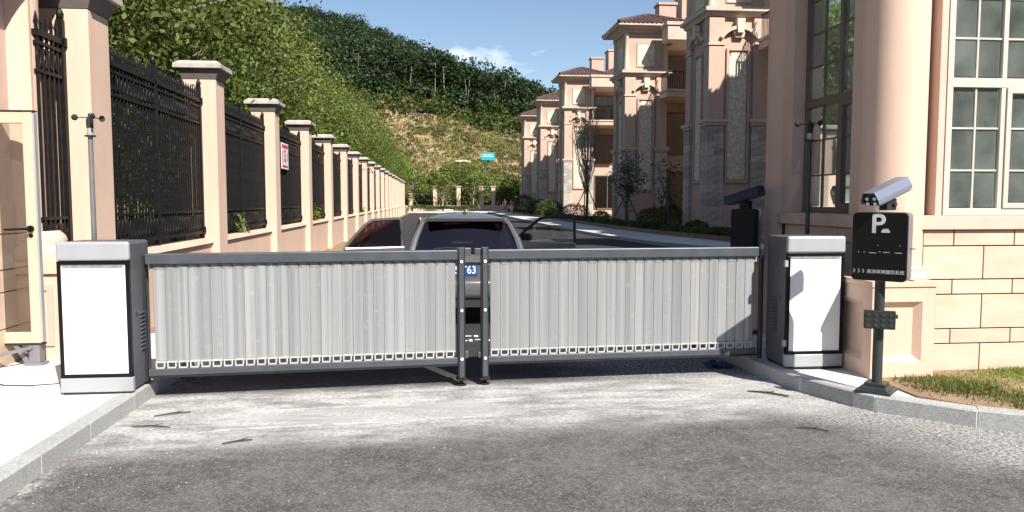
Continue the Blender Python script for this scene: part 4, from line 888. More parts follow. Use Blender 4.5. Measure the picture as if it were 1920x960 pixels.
    for (x, z0, z1) in ((3.0, 8.25, 10.6), (3.0, 4.6, 7.2), (3.0, 0.6, 3.6)):
        f = MB(); f.ring(x, x + 2.4, z0, z1, 0.08, 1.50, 1.598); f.box(x + 1.17, x + 1.23, 1.52, 1.597, z0 + 0.08, z1 - 0.08); fo = f.build('window', 'window_frame_brown', r)
        MB().box(x + 0.081, x + 1.169, 1.55, 1.56, z0 + 0.081, z1 - 0.081).build('pane', 'glass_villa', fo); MB().box(x + 1.231, x + 2.319, 1.55, 1.56, z0 + 0.081, z1 - 0.081).build('pane', 'glass_villa', fo)
    for (y, z0, z1) in ((4.2, 4.9, 7.2), (4.2, 8.0, 10.2), (6.4, 4.9, 7.2), (6.4, 8.0, 10.2), (4.2, 1.0, 3.6), (6.4, 1.0, 3.6)):
        f = MB(); f.box(1.85, 1.899, y, y + 1.2, z0, z0 + 0.08); f.box(1.85, 1.899, y, y + 1.2, z1 - 0.08, z1); f.box(1.85, 1.899, y, y + 0.08, z0 + 0.08, z1 - 0.08); f.box(1.85, 1.899, y + 1.12, y + 1.2, z0 + 0.08, z1 - 0.08); f.box(1.86, 1.899, y + 0.57, y + 0.63, z0 + 0.08, z1 - 0.08)
        fo = f.build('window', 'window_frame_brown', r); MB().box(1.88, 1.89, y + 0.081, y + 1.119, z0 + 0.081, z1 - 0.081).build('pane', 'glass_villa', fo)
    return r
v0 = villa(); v0.location = (11.2, 31.2, 0); v0['label'] = 'largest peach villa tower, rising just left of the guardhouse column'
for (y, z, lab) in ((16.6, 0.0, 'peach villa hidden behind the guardhouse, first of the row'), (45.3, -0.2, 'second visible peach villa with tiled tower roof and balcony'), (66.8, 0.25, 'third visible villa tower, with a bare tree in front'), (82.0, 0.1, 'fourth and smaller villa tower along the street'), (97.0, 0.1, 'farthest villa tower at the end of the street')):
    copy_tree(v0, (11.2, y, z), label=lab)

# ------------------------------------------------------------------ the car behind the gate
car = thing('parked_car', 'grey hatchback behind the gate with left rear and right front doors open', 'car', (0.40, 9.78, 0))
def ring_body(y, hw, zb, zt):
    mid = (zb + zt) / 2
    h = [(hw * 0.80, zb), (hw * 0.96, zb + 0.10), (hw, mid), (hw * 0.97, zt - 0.12), (hw * 0.90, zt)]
    return [(x, y, z) for x, z in h] + [(-x, y, z) for x, z in h[::-1]]
st = [(0.0, 0.70, 0.42, 0.90), (0.05, 0.77, 0.34, 0.945), (0.35, 0.81, 0.27, 0.96), (1.0, 0.82, 0.24, 0.955), (2.0, 0.82, 0.24, 0.945), (2.75, 0.81, 0.25, 0.93), (3.2, 0.78, 0.27, 0.86), (3.5, 0.70, 0.32, 0.74), (3.62, 0.60, 0.38, 0.62)]
bd = MB(); rings = [ring_body(*s_) for s_ in st]; n_ = len(rings[0]); vs = [v for rg in rings for v in rg]
fs = [(i * n_ + k, i * n_ + (k + 1) % n_, (i + 1) * n_ + (k + 1) % n_, (i + 1) * n_ + k) for i in range(len(st) - 1) for k in range(n_)] + [tuple(range(n_)), tuple((len(st) - 1) * n_ + k for k in range(n_))]
bd.add(vs, fs); bd.build('body', 'car_paint', car, smooth=True)
# roof shell: lofted arcs
rs = [(0.30, 1.350, 0.50, 1.30), (0.42, 1.405, 0.545, 1.335), (0.8, 1.435, 0.57, 1.345), (1.4, 1.435, 0.58, 1.345), (1.85, 1.40, 0.57, 1.33), (2.0, 1.37, 0.55, 1.31)]
rf = MB(); nn_ = 11; vs = []
for (y, zc, hw, ze) in rs:
    for k in range(nn_):
        t = -1 + 2 * k / (nn_ - 1); vs.append((hw * t, y + 0.04 * t * t, ze + (zc - ze) * (1 - abs(t) ** 2.6)))
rf.add(vs, [(i * nn_ + k, i * nn_ + k + 1, (i + 1) * nn_ + k + 1, (i + 1) * nn_ + k) for i in range(len(rs) - 1) for k in range(nn_ - 1)])
ro = rf.build('roof', 'car_paint', car, smooth=True); sd = ro.modifiers.new('thick', 'SOLIDIFY'); sd.thickness = 0.03; sd.offset = -1
for s_ in (-1, 1):
    for pts, rad in (([(s_ * 0.70, 0.06, 0.93), (s_ * 0.655, 0.16, 1.10), (s_ * 0.56, 0.36, 1.31)], [0.05, 0.045, 0.03]), ([(s_ * 0.74, 1.35, 0.93), (s_ * 0.60, 1.32, 1.33)], [0.035, 0.03]), ([(s_ * 0.73, 2.72, 0.92), (s_ * 0.58, 1.98, 1.31)], [0.035, 0.03]), ([(s_ * 0.555, 0.38, 1.32), (s_ * 0.59, 1.2, 1.345), (s_ * 0.56, 1.97, 1.32)], [0.03] * 3)):
        MB().tube(pts, rad, 8).build('roof_pillar', 'car_paint', car, smooth=True)
def pane4(name, a, b, c, d, mt, bulge=(0, 0, 0), n=8, parent=car):
    q = MB(); a, b, c, d = map(Vector, (a, b, c, d)); vs = []
    for i in range(n + 1):
        for k in range(n + 1):
            u, v = k / n, i / n; p = a.lerp(b, u).lerp(d.lerp(c, u), v) + Vector(bulge) * (1 - (2 * u - 1) ** 2); vs.append(p)
    q.add(vs, [(i * (n + 1) + k, i * (n + 1) + k + 1, (i + 1) * (n + 1) + k + 1, (i + 1) * (n + 1) + k) for i in range(n) for k in range(n)])
    return q.build(name, mt, parent, smooth=True)
rw = pane4('rear_window', (-0.66, 0.035, 0.95), (0.66, 0.035, 0.95), (0.515, 0.33, 1.325), (-0.515, 0.33, 1.325), 'glass_rear', (0, -0.05, 0.0))
wp = MB(); wp.tube([(0.0, -0.035, 0.955), (-0.10, -0.03, 1.0), (-0.28, -0.02, 1.005), (-0.42, -0.005, 0.985)], 0.012, 6); wp.build('wiper', 'rubber', car)
sp_ = MB(); sp_.prism([(0.18, 1.335), (0.30, 1.325), (0.34, 1.365), (0.24, 1.37)], -0.50, 0.50, 'x'); sp_.build('spoiler', 'car_dark', car, bevel=0.008)
pane4('windscreen', (-0.68, 2.70, 0.93), (0.68, 2.70, 0.93), (0.54, 2.0, 1.325), (-0.54, 2.0, 1.325), 'glass_car', (0, 0.06, 0.02))
for s_ in (-1, 1): pane4('side_window', (s_ * 0.735, 0.25, 0.95), (s_ * 0.745, 1.33, 0.95), (s_ * 0.60, 1.30, 1.33), (s_ * 0.57, 0.45, 1.32), 'glass_car')
an = MB(); an.lathe([(0.03, 1.425), (0.02, 1.45)], (0, 0.62, 0), 10); an.tube([(0, 0.62, 1.44), (0.0, 0.56, 1.60)], [0.007, 0.004], 6); an.build('antenna', 'rubber', car)
bp_ = MB(); bp_.prism([(-0.07, 0.42), (-0.08, 0.50), (-0.06, 0.585), (0.02, 0.60), (0.25, 0.60), (0.25, 0.36), (0.0, 0.34), (-0.05, 0.37)], -0.79, 0.79, 'x'); bp_.build('rear_bumper', 'car_paint', car, bevel=0.02, smooth=True)
lb = MB(); lb.box(-0.70, 0.70, -0.045, 0.1, 0.25, 0.345); lb.build('bumper_valance', 'car_dark', car)
tg = MB(); tg.box(-0.40, 0.40, -0.012, 0.03, 0.605, 0.83); tg.build('plate_recess', 'car_paint', car, bevel=0.02)
ch = MB(); ch.box(-0.36, 0.36, -0.03, -0.0125, 0.80, 0.825); ch.build('tailgate_trim', 'chrome', car)
pt = MB(); pt.box(-0.31, 0.13, -0.022, -0.0125, 0.650, 0.79); po = pt.build('number_plate', 'plate_blue', car)
text_mesh('plate_lettering', 'T63', 0.135, 'paint_white', 0.001, 'RIGHT', po, (0.118, -0.0235, 0.72), sx_=0.88, bold=0.0015)
text_mesh('plate_lettering', '5', 0.135, 'paint_white', 0.001, 'CENTER', po, (-0.125, -0.0235, 0.72), sx_=0.88, bold=0.0015)
for s_ in (-1, 1):
    q = MB(); q.box(min(s_ * 0.55, s_ * 0.775), max(s_ * 0.55, s_ * 0.775), 0.0, 0.12, 0.66, 0.90); q.build('tail_lamp', 'red_lens', car, bevel=0.03)
    for y in (0.62, 2.92):
        q = MB(); q.lathe([(0.20, -0.09), (0.275, -0.085), (0.285, -0.05), (0.285, 0.05), (0.275, 0.085), (0.20, 0.09)], (s_ * 0.74, y, 0.285), 24, axis='x'); wo_ = q.build('wheel', 'rubber', car, smooth=True)
        q = MB(); q.lathe([(0.02, -0.095), (0.19, -0.092), (0.19, 0.092), (0.02, 0.095)], (s_ * 0.74, y, 0.285), 20, axis='x'); q.build('rim', 'silver_paint', wo_, smooth=True)
    q = MB(); q.box(s_ * 0.38 - 0.22, s_ * 0.38 + 0.22, 1.55, 1.72, 0.55, 1.08); q.box(s_ * 0.38 - 0.12, s_ * 0.38 + 0.12, 1.58, 1.68, 1.10, 1.26); q.build('front_seat', 'car_seat', car, bevel=0.04)
    # front door swung open about its leading edge
    DL = 1.04 if s_ > 0 else 0.88; dr = MB(); dr.box(0, DL, -0.035, 0.035, 0.30, 0.95)
    do = dr.build('door', 'car_paint', car, bevel=0.02, loc=(s_ * 0.83, 2.52 if s_ > 0 else 1.40, 0))
    ang = math.atan2(-math.cos(R(66 if s_ > 0 else 72)), s_ * math.sin(R(66))); do.rotation_euler = (0, 0, ang)
    f = MB(); pts = [(0.03, 0, 0.95), (0.22, 0, 1.13), (0.46, 0, 1.315), (0.60, 0, 1.345), (0.98, 0, 1.345), (1.02, 0, 1.30), (1.025, 0, 0.95)]
    if s_ < 0: pts = [(0.04, 0, 0.95), (0.055, 0, 1.30), (0.09, 0, 1.345), (0.46, 0, 1.325), (0.56, 0, 1.27), (0.72, 0, 1.11), (0.85, 0, 0.95)]
    f.tube(pts, 0.022, 6); f.build('door_frame', 'car_dark' if s_ > 0 else 'car_paint', do)
    g_ = MB(); g_.add([(x, 0.0, z) for x, _, z in pts], [tuple(range(7))]); g_.build('door_glass', 'glass_car' if s_ < 0 else 'glass_clear', do)
    mo = MB(); ys_ = -0.12 * (1 if s_ < 0 else -1); mo.lathe([(0.02, -0.09), (0.06, -0.07), (0.07, 0.0), (0.06, 0.07), (0.02, 0.09)], (0.20, ys_, 1.01), 14, axis='x'); (mo.build('wing_mirror', 'car_dark', do, smooth=True) if s_ > 0 else None)
    q = MB(); q.box(DL - 0.24, DL - 0.09, 0.036 if s_ < 0 else -0.055, 0.055 if s_ < 0 else -0.036, 0.80, 0.83); q.build('door_handle', 'car_paint', do)
q = MB(); q.box(-0.6, 0.6, 0.35, 0.95, 0.62, 1.0); q.box(-0.50, -0.2, 0.80, 0.90, 1.02, 1.14); q.box(0.2, 0.50, 0.80, 0.90, 1.02, 1.14); q.build('rear_seat', 'car_seat', car, bevel=0.04)

# ------------------------------------------------------------------ far end of the road: fence, people
FY = 110
ff = MB(); ff.box(-5, 16, FY - 0.1, FY + 0.15, 0.0, 0.95)
tag(ff.build('end_wall', 'plaster'), 'low cream wall closing the far end of the road', 'wall')
fp = None
for k, (x, w) in enumerate(((-3.6, 0.45), (-0.2, 0.55), (3.1, 0.55), (6.3, 0.6), (8.0, 0.55), (12.1, 0.3), (15.5, 0.5))):
    lab = ['cream pillar of the far fence where the long left fence ends', 'far cream fence pillar above the hedge, left of the middle', 'far cream fence pillar right above the car antenna', 'far cream fence pillar at the right end of the hedge', 'far cream fence pillar left of the two walkers', 'thin pale far post beside the farthest villa', 'far cream fence pillar hidden behind the villas'][k]
    r = thing('end_pillar', lab, 'pillar', (x, FY - 0.25, 0), group='pillars of the far fence')
    MB().box(0, w, 0, 0.55, 0, 3.5).build('shaft', 'plaster', r); MB().box(-0.12, w + 0.12, -0.12, 0.67, 3.5, 3.66).build('capstone', 'cap_stone', r)
for (a, b, lab) in ((-3.1, -0.25, 'far iron fence panel behind the leftmost staked tree'), (0.4, 3.05, 'far iron fence panel behind the middle staked tree'), (3.7, 6.25, 'far iron fence panel behind the right staked tree'), (6.95, 7.95, 'narrow far iron fence panel between two cream pillars'), (8.6, 12.05, 'far iron fence panel behind the two walkers')):
    r = thing('end_fence_panel', lab, 'fence', (0, FY, 0), group='iron panels of the far fence')
    q = MB()
    x = a
    while x < b: q.box(x - 0.013, x + 0.013, -0.013, 0.013, 0.96, 3.2); x += 0.16
    q.build('bars', 'iron', r, kind='stuff')
    for z in (1.05, 2.7, 3.05): MB().box(a, b, -0.02, 0.02, z, z + 0.06).build('rail', 'iron', r)
def person(label, loc, h, top, legs, rz, stride=0.12, arm=0.2):
    r = thing('person', label, 'person', loc, rz)
    s = h / 1.7
    V = {'pel': (0, 0, 0.92), 'chest': (0, 0.0, 1.25), 'neck': (0, 0, 1.45), 'head': (0, -0.02, 1.53), 'crown': (0, -0.01, 1.66)}
    for q, sg in (('l', -1), ('r', 1)):
        V[q + 'sh'] = (sg * 0.19, 0, 1.40); V[q + 'el'] = (sg * 0.25, 0.02 - sg * arm * 0.3, 1.12); V[q + 'wr'] = (sg * 0.24, -0.06 - sg * arm * 0.4, 0.88); V[q + 'hand'] = (sg * 0.24, -0.08 - sg * arm * 0.4, 0.78)
        V[q + 'hip'] = (sg * 0.10, 0, 0.88); V[q + 'kn'] = (sg * 0.10, -0.03 + sg * stride * 0.5, 0.48); V[q + 'an'] = (sg * 0.10, 0.03 + sg * stride, 0.08); V[q + 'toe'] = (sg * 0.11, -0.14 + sg * stride, 0.03)
    names = list(V); E_ = [('pel', 'chest'), ('chest', 'neck'), ('neck', 'head'), ('head', 'crown')]
    for q in 'lr': E_ += [('chest', q + 'sh'), (q + 'sh', q + 'el'), (q + 'el', q + 'wr'), (q + 'wr', q + 'hand'), ('pel', q + 'hip'), (q + 'hip', q + 'kn'), (q + 'kn', q + 'an'), (q + 'an', q + 'toe')]
    rad = {'pel': (0.15, 0.11), 'chest': (0.16, 0.11), 'neck': (0.055, 0.055), 'head': (0.085, 0.095), 'crown': (0.07, 0.08)}
    for q in 'lr': rad.update({q + 'sh': (0.06, 0.06), q + 'el': (0.045, 0.045), q + 'wr': (0.032, 0.032), q + 'hand': (0.03, 0.04), q + 'hip': (0.09, 0.09), q + 'kn': (0.06, 0.06), q + 'an': (0.04, 0.04), q + 'toe': (0.035, 0.03)})
    me = bpy.data.meshes.new('body'); me.from_pydata([tuple(c * s for c in V[n]) for n in names], [(names.index(a), names.index(b)) for a, b in E_], [])
    o = bpy.data.objects.new('body_cage', me); COL.objects.link(o); o.modifiers.new('skin', 'SKIN')
    for i, n in enumerate(names): me.skin_vertices[0].data[i].radius = tuple(v * s for v in rad[n]); me.skin_vertices[0].data[i].use_root = (n == 'pel')
    ss = o.modifiers.new('sub', 'SUBSURF'); ss.levels = 1; ss.render_levels = 1
    bpy.context.view_layer.update()
    bm_ = bpy.data.meshes.new_from_object(o.evaluated_get(bpy.context.evaluated_depsgraph_get())); bpy.data.objects.remove(o); bm_.name = 'body'
    for mm in ('skin_tone', top, legs): bm_.materials.append(MATS[mm])
    for p in bm_.polygons:
        z = p.center.z / s; ax = abs(p.center.x) / s
        p.material_index = 0 if z > 1.43 or (z < 1.1 and ax > 0.2 and z > 0.7) or z < 0.45 else (1 if z > 0.86 else 2)
        p.use_smooth = True
    link('body', bm_, r)
    hm = MB(); hm.lathe([(0.03, 1.68), (0.085, 1.66), (0.10, 1.58), (0.095, 1.50)], (0, 0.015, 0), 12, caps=False); hm.xform(Matrix.Scale(s, 4)).build('hair', 'hair', r, smooth=True)
    return r
person('walker in a pink top and white trousers on the far pavement', (8.35, 84, 0.12), 1.66, 'pink_cloth', 'white_cloth', R(200))
person('walker in dark clothes beside the one in pink, far pavement', (7.65, 84.6, 0.12), 1.68, 'dark_cloth', 'dark_cloth', R(170), 0.08)

# ------------------------------------------------------------------ hill, bank and woods
def ridge(x): return np.maximum(8, np.minimum(43 - 0.42 * np.asarray(x, float), 50 - 0.12 * np.asarray(x, float)))
def foot(x): return np.maximum(5, 21 - 0.20 * np.asarray(x, float))
def hill_z(x, y):
    x = np.asarray(x, float); y = np.asarray(y, float)
    t = np.clip((y - 117) / 33, 0, 1); s_ = np.clip((y - 150) / 112, 0, 1); e = np.clip((y - 262) / 150, 0, 1)
    z = foot(x) * (t ** 1.1) + (ridge(x) - foot(x)) * (s_ ** 1.3) - e * 30
    return z + (np.sin(x * 0.13 + y * 0.05) + np.sin(x * 0.05 - y * 0.11) + 0.6 * np.sin(x * 0.31 + y * 0.23)) * 0.7 * t - 0.2 * (1 - t)
xs_ = np.linspace(-220, 260, 121); ys_ = np.linspace(112, 420, 100)
gx, gy = np.meshgrid(xs_, ys_); gz = hill_z(gx, gy); nx = len(xs_)
vv = np.column_stack([gx.ravel(), gy.ravel(), gz.ravel()])
hm = MB(); hm.v = [tuple(v) for v in vv.tolist()]; hm.f = [(i * nx + k, i * nx + k + 1, (i + 1) * nx + k + 1, (i + 1) * nx + k) for i in range(len(ys_) - 1) for k in range(nx - 1)]
structure(hm.build('hill', 'hillside', smooth=True))
hill0 = bpy.data.objects['hill']; h2 = hill0.copy(); COL.objects.link(h2); h2.location = (0, 75, 0); h2.rotation_euler = (0, 0, math.pi); h2.name = 'opposite_hill'
def clumps(centres, radii, per, squash=0.8):
    """leaf points spread over the upper skins of many crowns"""
    out = []
    for (c, r_) in zip(centres, radii):
        d = rng.normal(size=(per, 3)); d /= np.linalg.norm(d, axis=1)[:, None]; d[:, 2] = np.abs(d[:, 2]) * 1.2 - 0.35
        rad = r_ * (0.55 + 0.45 * rng.random(per) ** 0.5) * (0.85 + 0.3 * rng.random(per))
        p = d * rad[:, None]; p[:, 2] *= squash; out.append(p + c)
    return np.concatenate(out)
n_ = 1900; x = rng.uniform(-72, 62, n_); y = 149 + 0.02 * x + rng.random(n_) * 118
r_ = rng.uniform(2.0, 3.9, n_); hgt = rng.uniform(3.5, 7.5, n_)
c = np.column_stack([x, y, hill_z(x, y) + hgt - 0.4 * r_])
xu = rng.uniform(-60, 70, 420); yu = 147 + 0.02 * xu + rng.random(420) * 9; ru = rng.uniform(1.0, 2.2, 420); cu = np.column_stack([xu, yu, hill_z(xu, yu) + 1.2])
o = link('hill_wood', leaves_mesh('hill_wood', clumps(np.concatenate([c, cu]), np.concatenate([r_, ru]), 260, 1.15), 0.52, 'leaf_forest', aspect=0.8)); tag(o, 'dark green wood covering the hill', None, kind='stuff')
hw = o
h2 = hw.copy(); COL.objects.link(h2); h2.location = (0, 75, 0); h2.rotation_euler = (0, 0, math.pi); h2.name = 'opposite_wood'; h2['label'] = 'wood on the hill opposite, behind the viewer'
tk = MB()
for k in range(900):
    i = rng.integers(0, n_)
    if y[i] > 190: continue
    tk.tube([(x[i], y[i] - r_[i] * 0.9, hill_z(x[i], y[i]) - 0.3), (x[i] + rng.uniform(-.5, .5), y[i] - r_[i] * 0.9, hill_z(x[i], y[i]) + hgt[i] * 0.8)], [0.09, 0.04], 4)
tag(tk.build('wood_trunks', 'bark'), 'pale thin trunks at the edge of the hill wood', None, kind='stuff')
n_ = 700; x = rng.uniform(-60, 60, n_); y = 143 + rng.random(n_) * 9; r_ = rng.uniform(0.8, 2.0, n_)
c = np.column_stack([x, y, hill_z(x, y) + 0.3]); tag(link('wood_edge_shrubs', leaves_mesh('wood_edge_shrubs', clumps(c, r_, 60, 0.8), 0.55, 'leaf_edge', aspect=0.8)), 'green scrub along the lower edge of the hill wood', None, kind='stuff')
n_ = 8000; x = rng.uniform(-32, 36, n_); y = 118 + rng.random(n_) * 31; r_ = rng.uniform(0.25, 0.95, n_)
c = np.column_stack([x, y, hill_z(x, y)]); tag(link('bank_scrub', leaves_mesh('bank_scrub', clumps(c, r_, 26, 0.7), 0.28, 'leaf_bank', aspect=0.6)), 'dry brown and green scrub on the cut bank', None, kind='stuff')
n_ = 120; x = rng.uniform(-8, 24, n_); y = 113 + rng.random(n_) * 7; r_ = rng.uniform(0.8, 2.1, n_)
c = np.column_stack([x, y, np.maximum(0, hill_z(x, y)) + r_ * 0.8 + rng.random(n_) * np.where(x < 7, 4.2, 2.4)]); tag(link('scrub_belt', leaves_mesh('scrub_belt', clumps(c, r_, 420, 1.1), 0.3, 'leaf_olive', aspect=0.6)), 'belt of olive scrub behind the far fence', None, kind='stuff')
bb = thing('slope_board', 'small teal board with pale lettering on the bank', 'sign', (7.85, 131.5, float(hill_z(9, 131.5))))
zb = 9.05 - float(hill_z(9, 131.5))
MB().box(0, 2.35, 0, 0.06, zb - 0.65, zb + 0.65).build('board', 'teal_board', bb)
q = MB()
for (a, b, z) in ((0.35, 1.1, 0.22), (1.2, 1.95, 0.22), (0.25, 2.1, -0.05)): q.box(a, b, -0.012, -0.002, zb + z, zb + z + 0.09)
q.build('lettering', 'paint_white', bb)
for x in (0.25, 2.05): MB().tube([(x, 0.1, -0.8), (x, 0.1, zb + 0.6)], 0.05, 6).build('post', 'steel_grey', bb)
o = MB(); o.prism([(0, 0), (1.4, 0.1), (2.7, 0.0), (2.8, 0.25), (1.6, 0.42), (0.2, 0.3)], 0, 0.5, 'y'); tag(o.build('pale_rock', 'relief_stone', loc=(3.3, 131, float(hill_z(4.5, 131)) + 0.35)), 'pale flat rock on the bank left of the teal board', 'rock')

# ------------------------------------------------------------------ trees behind the iron fence
def make_tree(name, label, cat, h, crown_r, crown_h, base, nclus, per, leaf, lm, bm_, spread=0.42, limbs=14, group=None, lean=0.0):
    r = thing(name, label, cat, group=group)
    cs = []
    while len(cs) < nclus:
        p = rng.normal(size=3); p /= np.linalg.norm(p); p *= rng.random() ** 0.4
        q = np.array([p[0] * crown_r, p[1] * crown_r, base + crown_h * 0.5 + p[2] * crown_h * 0.5])
        cs.append(q)
    cs = np.array(cs)
    pts = np.concatenate([c + rng.normal(0, spread * (0.6 + 0.8 * rng.random()), (per, 3)) * (1, 1, 0.75) for c in cs])
    link('crown', leaves_mesh('crown', pts, leaf, lm, flat=0.25), r)
    t = MB(); top = h * 0.8; tr = [(0, 0, -0.1), (0.1 * lean, 0.05, top * 0.4), (0.25 * lean + 0.1, -0.05, top * 0.75), (0.3 * lean, 0, top)]
    rr = 0.03 + h * 0.009; t.tube(tr, [rr * 1.3, rr, rr * 0.65, rr * 0.25], 8); t.build('trunk', bm_, r, smooth=True)
    lm_ = MB()
    for k in range(limbs):
        c = cs[rng.integers(0, nclus)]; f = rng.uniform(0.25, 0.8); zb_ = min(top * f, c[2] * 0.9); s0 = np.array([0.1 * lean * f, 0, zb_]); mid = (s0 + c) / 2 + (0, 0, -0.15)
        lm_.tube([s0, mid, c], [rr * 0.45, rr * 0.28, rr * 0.12], 5)
    lm_.build('limb', bm_, r)
    return r
LABT = 'leafy green tree in the thicket behind the black iron fence'; GT = 'thicket behind the iron fence'
protos = [make_tree('thicket_tree', LABT, 'tree', 8.8, 2.3, 7.6, 1.2, 110, 190, 0.125, 'leaf_fence', 'bark', 0.40, 24, GT),
          make_tree('thicket_tree', LABT, 'tree', 9.4, 2.6, 7.8, 1.5, 110, 180, 0.125, 'leaf_olive', 'bark', 0.42, 30, GT, 1.0),
          make_tree('thicket_tree', LABT, 'tree', 8.2, 2.1, 7.0, 1.0, 100, 190, 0.12, 'leaf_fence', 'bark', 0.38, 20, GT, -1.0)]
spots = []
for k in range(18):
    y0 = PY[k] + PW; nm = ordinal[k]
    spots.append((-6.6 + rng.uniform(-0.5, 0.5), y0 + 0.9 + rng.uniform(-0.4, 0.4), 0.98 + rng.uniform(-0.07, 0.07), f'leafy thicket tree showing over the near half of the {nm} wide iron panel'))
    spots.append((-6.6 + rng.uniform(-0.5, 0.5), y0 + 3.2 + rng.uniform(-0.4, 0.4), 0.98 + rng.uniform(-0.07, 0.07), f'leafy thicket tree showing over the far half of the {nm} wide iron panel'))
    spots.append((-10.0 + rng.uniform(-0.9, 0.9), y0 + 2.2 + rng.uniform(-0.8, 0.8), 1.25 + rng.uniform(-0.08, 0.1), f'taller back tree of the thicket rising above the {nm} wide iron panel'))
spots.insert(3, (-7.2, 7.2, 1.0, 'leafy thicket tree behind the narrow iron panel by the gate pier'))
for y in np.arange(93.5, 129, 4.6): spots += [(-6.4 + rng.uniform(-0.5, 0.5), y, 1.0, 'thicket tree past the far end of the left fence'), (-10 + rng.uniform(-0.8, 0.8), y + 2, 1.3, 'thicket tree past the far end of the left fence')]
for i, (x, y, s_, lab) in enumerate(spots):
    p = protos[i % 3] if y > 26 or rng.random() < 0.45 else protos[1]
    if i < 3: p = protos[i]; p.location = (x, y, 0); p.rotation_euler = (0, 0, rng.uniform(0, 6)); p.scale = (s_,) * 3; p['label'] = lab
    else: copy_tree(p, (x, y, 0), rng.uniform(0, 6.28), label=lab, scale=(s_,) * 3)

# ------------------------------------------------------------------ street planting in front of the villas and at the road's end
def staked(root, h=1.7, m_='stake_wood', n=3, spread=0.8):
    for k in range(n):
        a = 2 * math.pi * k / n + 0.4; q = MB(); q.tube([(math.cos(a) * spread, math.sin(a) * spread, -0.1), (math.cos(a) * 0.06, math.sin(a) * 0.06, h)], 0.035, 6); q.build('stake', m_, root)
def bare_tree(label, loc, h):
    r = thing('bare_tree', label, 'tree', loc); t = MB(); t.tube([(0, 0, -0.1), (0.05, 0, h * 0.3), (0, 0.05, h * 0.55)], [0.10, 0.085, 0.05], 8); t.build('trunk', 'bark_dark', r)
    b = MB(); pts = []
    for k in range(46):
        a = rng.uniform(0, 6.28); z0 = h * rng.uniform(0.22, 0.55); rr = rng.uniform(0.35, 1.15); z1 = h * rng.uniform(0.65, 1.0)
        p = [(0, 0, z0), (math.cos(a) * rr * 0.6, math.sin(a) * rr * 0.6, z0 + (z1 - z0) * 0.35), (math.cos(a) * rr, math.sin(a) * rr, z1)]; b.tube(p, [0.03, 0.02, 0.008], 4)
        for j in range(3):
            f = rng.uniform(0.3, 0.9); q = np.array(p[1]) * (1 - f) + np.array(p[2]) * f; e = q + np.array([rng.normal(0, .22), rng.normal(0, .22), rng.uniform(.3, .8)]); b.tube([q, e], [0.012, 0.005], 3); pts.append(e)
    b.build('branches', 'bark', r)
    pts = np.repeat(np.array(pts), 4, 0) + rng.normal(0, 0.15, (len(pts) * 4, 3)); link('withered_leaves', leaves_mesh('withered_leaves', pts, 0.10, 'leaf_bank'), r)
    staked(r, 2.2, 'bark_dark', 3, 1.2); return r
bare_tree('bare brown tree with upright branches in front of the third villa', (10.0, 50.5, 0.3), 7.2)
t_ = make_tree('street_tree', 'young silvery leafed tree on stakes in front of the second villa', 'tree', 3.9, 1.15, 2.6, 1.25, 34, 34, 0.15, 'leaf_silver', 'bark_dark', 0.2, 14); t_.location = (10.1, 40.2, 0.3); staked(t_, 1.6, 'bark_dark', 3, 1.0)
t_ = make_tree('street_tree', 'thin dark staked sapling between the two nearest villa towers', 'tree', 3.4, 0.5, 1.4, 2.0, 12, 14, 0.13, 'leaf_shrub', 'bark_dark', 0.2, 8); t_.location = (11.0, 36.0, 0.3); staked(t_, 1.7, 'bark_dark', 3, 0.7)
t_ = make_tree('street_tree', 'small red leafed shrub tree against the second villa pier', 'tree', 2.2, 0.6, 1.3, 0.8, 14, 18, 0.14, 'leaf_bank', 'bark_dark', 0.2, 8); t_.location = (12.2, 39.5, 0.3)
for (x, y, s_, lab) in ((-3.0, 106.2, 1.0, 'leftmost staked young tree at the far end'), (1.15, 106.2, 1.1, 'middle staked young tree with forked pale trunk at the far end'), (5.3, 106.4, 0.95, 'rightmost staked young tree at the far end')):
    t_ = make_tree('end_tree', lab, 'tree', 5.4, 1.6, 3.4, 2.0, 26, 22, 0.30, 'leaf_olive', 'bark', 0.42, 12, 'staked trees at the far end'); t_.location = (x, y, 0.1); staked(t_, 2.0, 'stake_wood', 3, 1.3)
def bush(label, loc, rx, rz_, n, lm, leaf=0.09, name='round_bush'):
    d = rng.normal(size=(n, 3)); d /= np.linalg.norm(d, axis=1)[:, None]; rad = (0.72 + 0.3 * rng.random(n)) * (1 + 0.09 * np.sin(d[:, 0] * 7 + 1) * np.cos(d[:, 1] * 6))
    p = d * rad[:, None] * (rx, rx, rz_); p = p[p[:, 2] > -rz_ * 0.6]; p[:, 2] += rz_ * 0.62
    r = thing(name, label, 'bush', loc, group='clipped bushes in the planting bed'); link('foliage', leaves_mesh('foliage', p, leaf, lm, nrm=None), r)
    q = MB(); 
    for k in range(5): q.tube([(0, 0, -0.05), (rng.normal(0, rx * 0.4), rng.normal(0, rx * 0.4), rz_ * 0.9)], 0.015, 4)
    q.build('stem', 'bark_dark', r); return r
bush('bright yellow green round bush at the pavement edge', (8.6, 56.5, 0.28), 0.62, 0.48, 1500, 'leaf_shrub_yellow')
bush('dark wide bush right of the bright round bush', (9.9, 54.5, 0.28), 1.15, 0.70, 2600, 'leaf_shrub')
bush('yellowish round bush under the bare tree', (10.0, 46.0, 0.28), 0.55, 0.45, 1500, 'leaf_shrub_yellow')
bush('large olive round bush between the two nearest towers', (10.5, 36.6, 0.28), 0.80, 0.62, 2600, 'leaf_shrub_yellow')
bush('dark domed bush against the nearest villa wall', (12.4, 39.9, 0.28), 0.9, 0.7, 2000, 'leaf_shrub')
bush('dark bush at the foot of the nearest villa pier', (10.75, 31.0, 0.28), 0.5, 0.32, 1200, 'leaf_shrub')
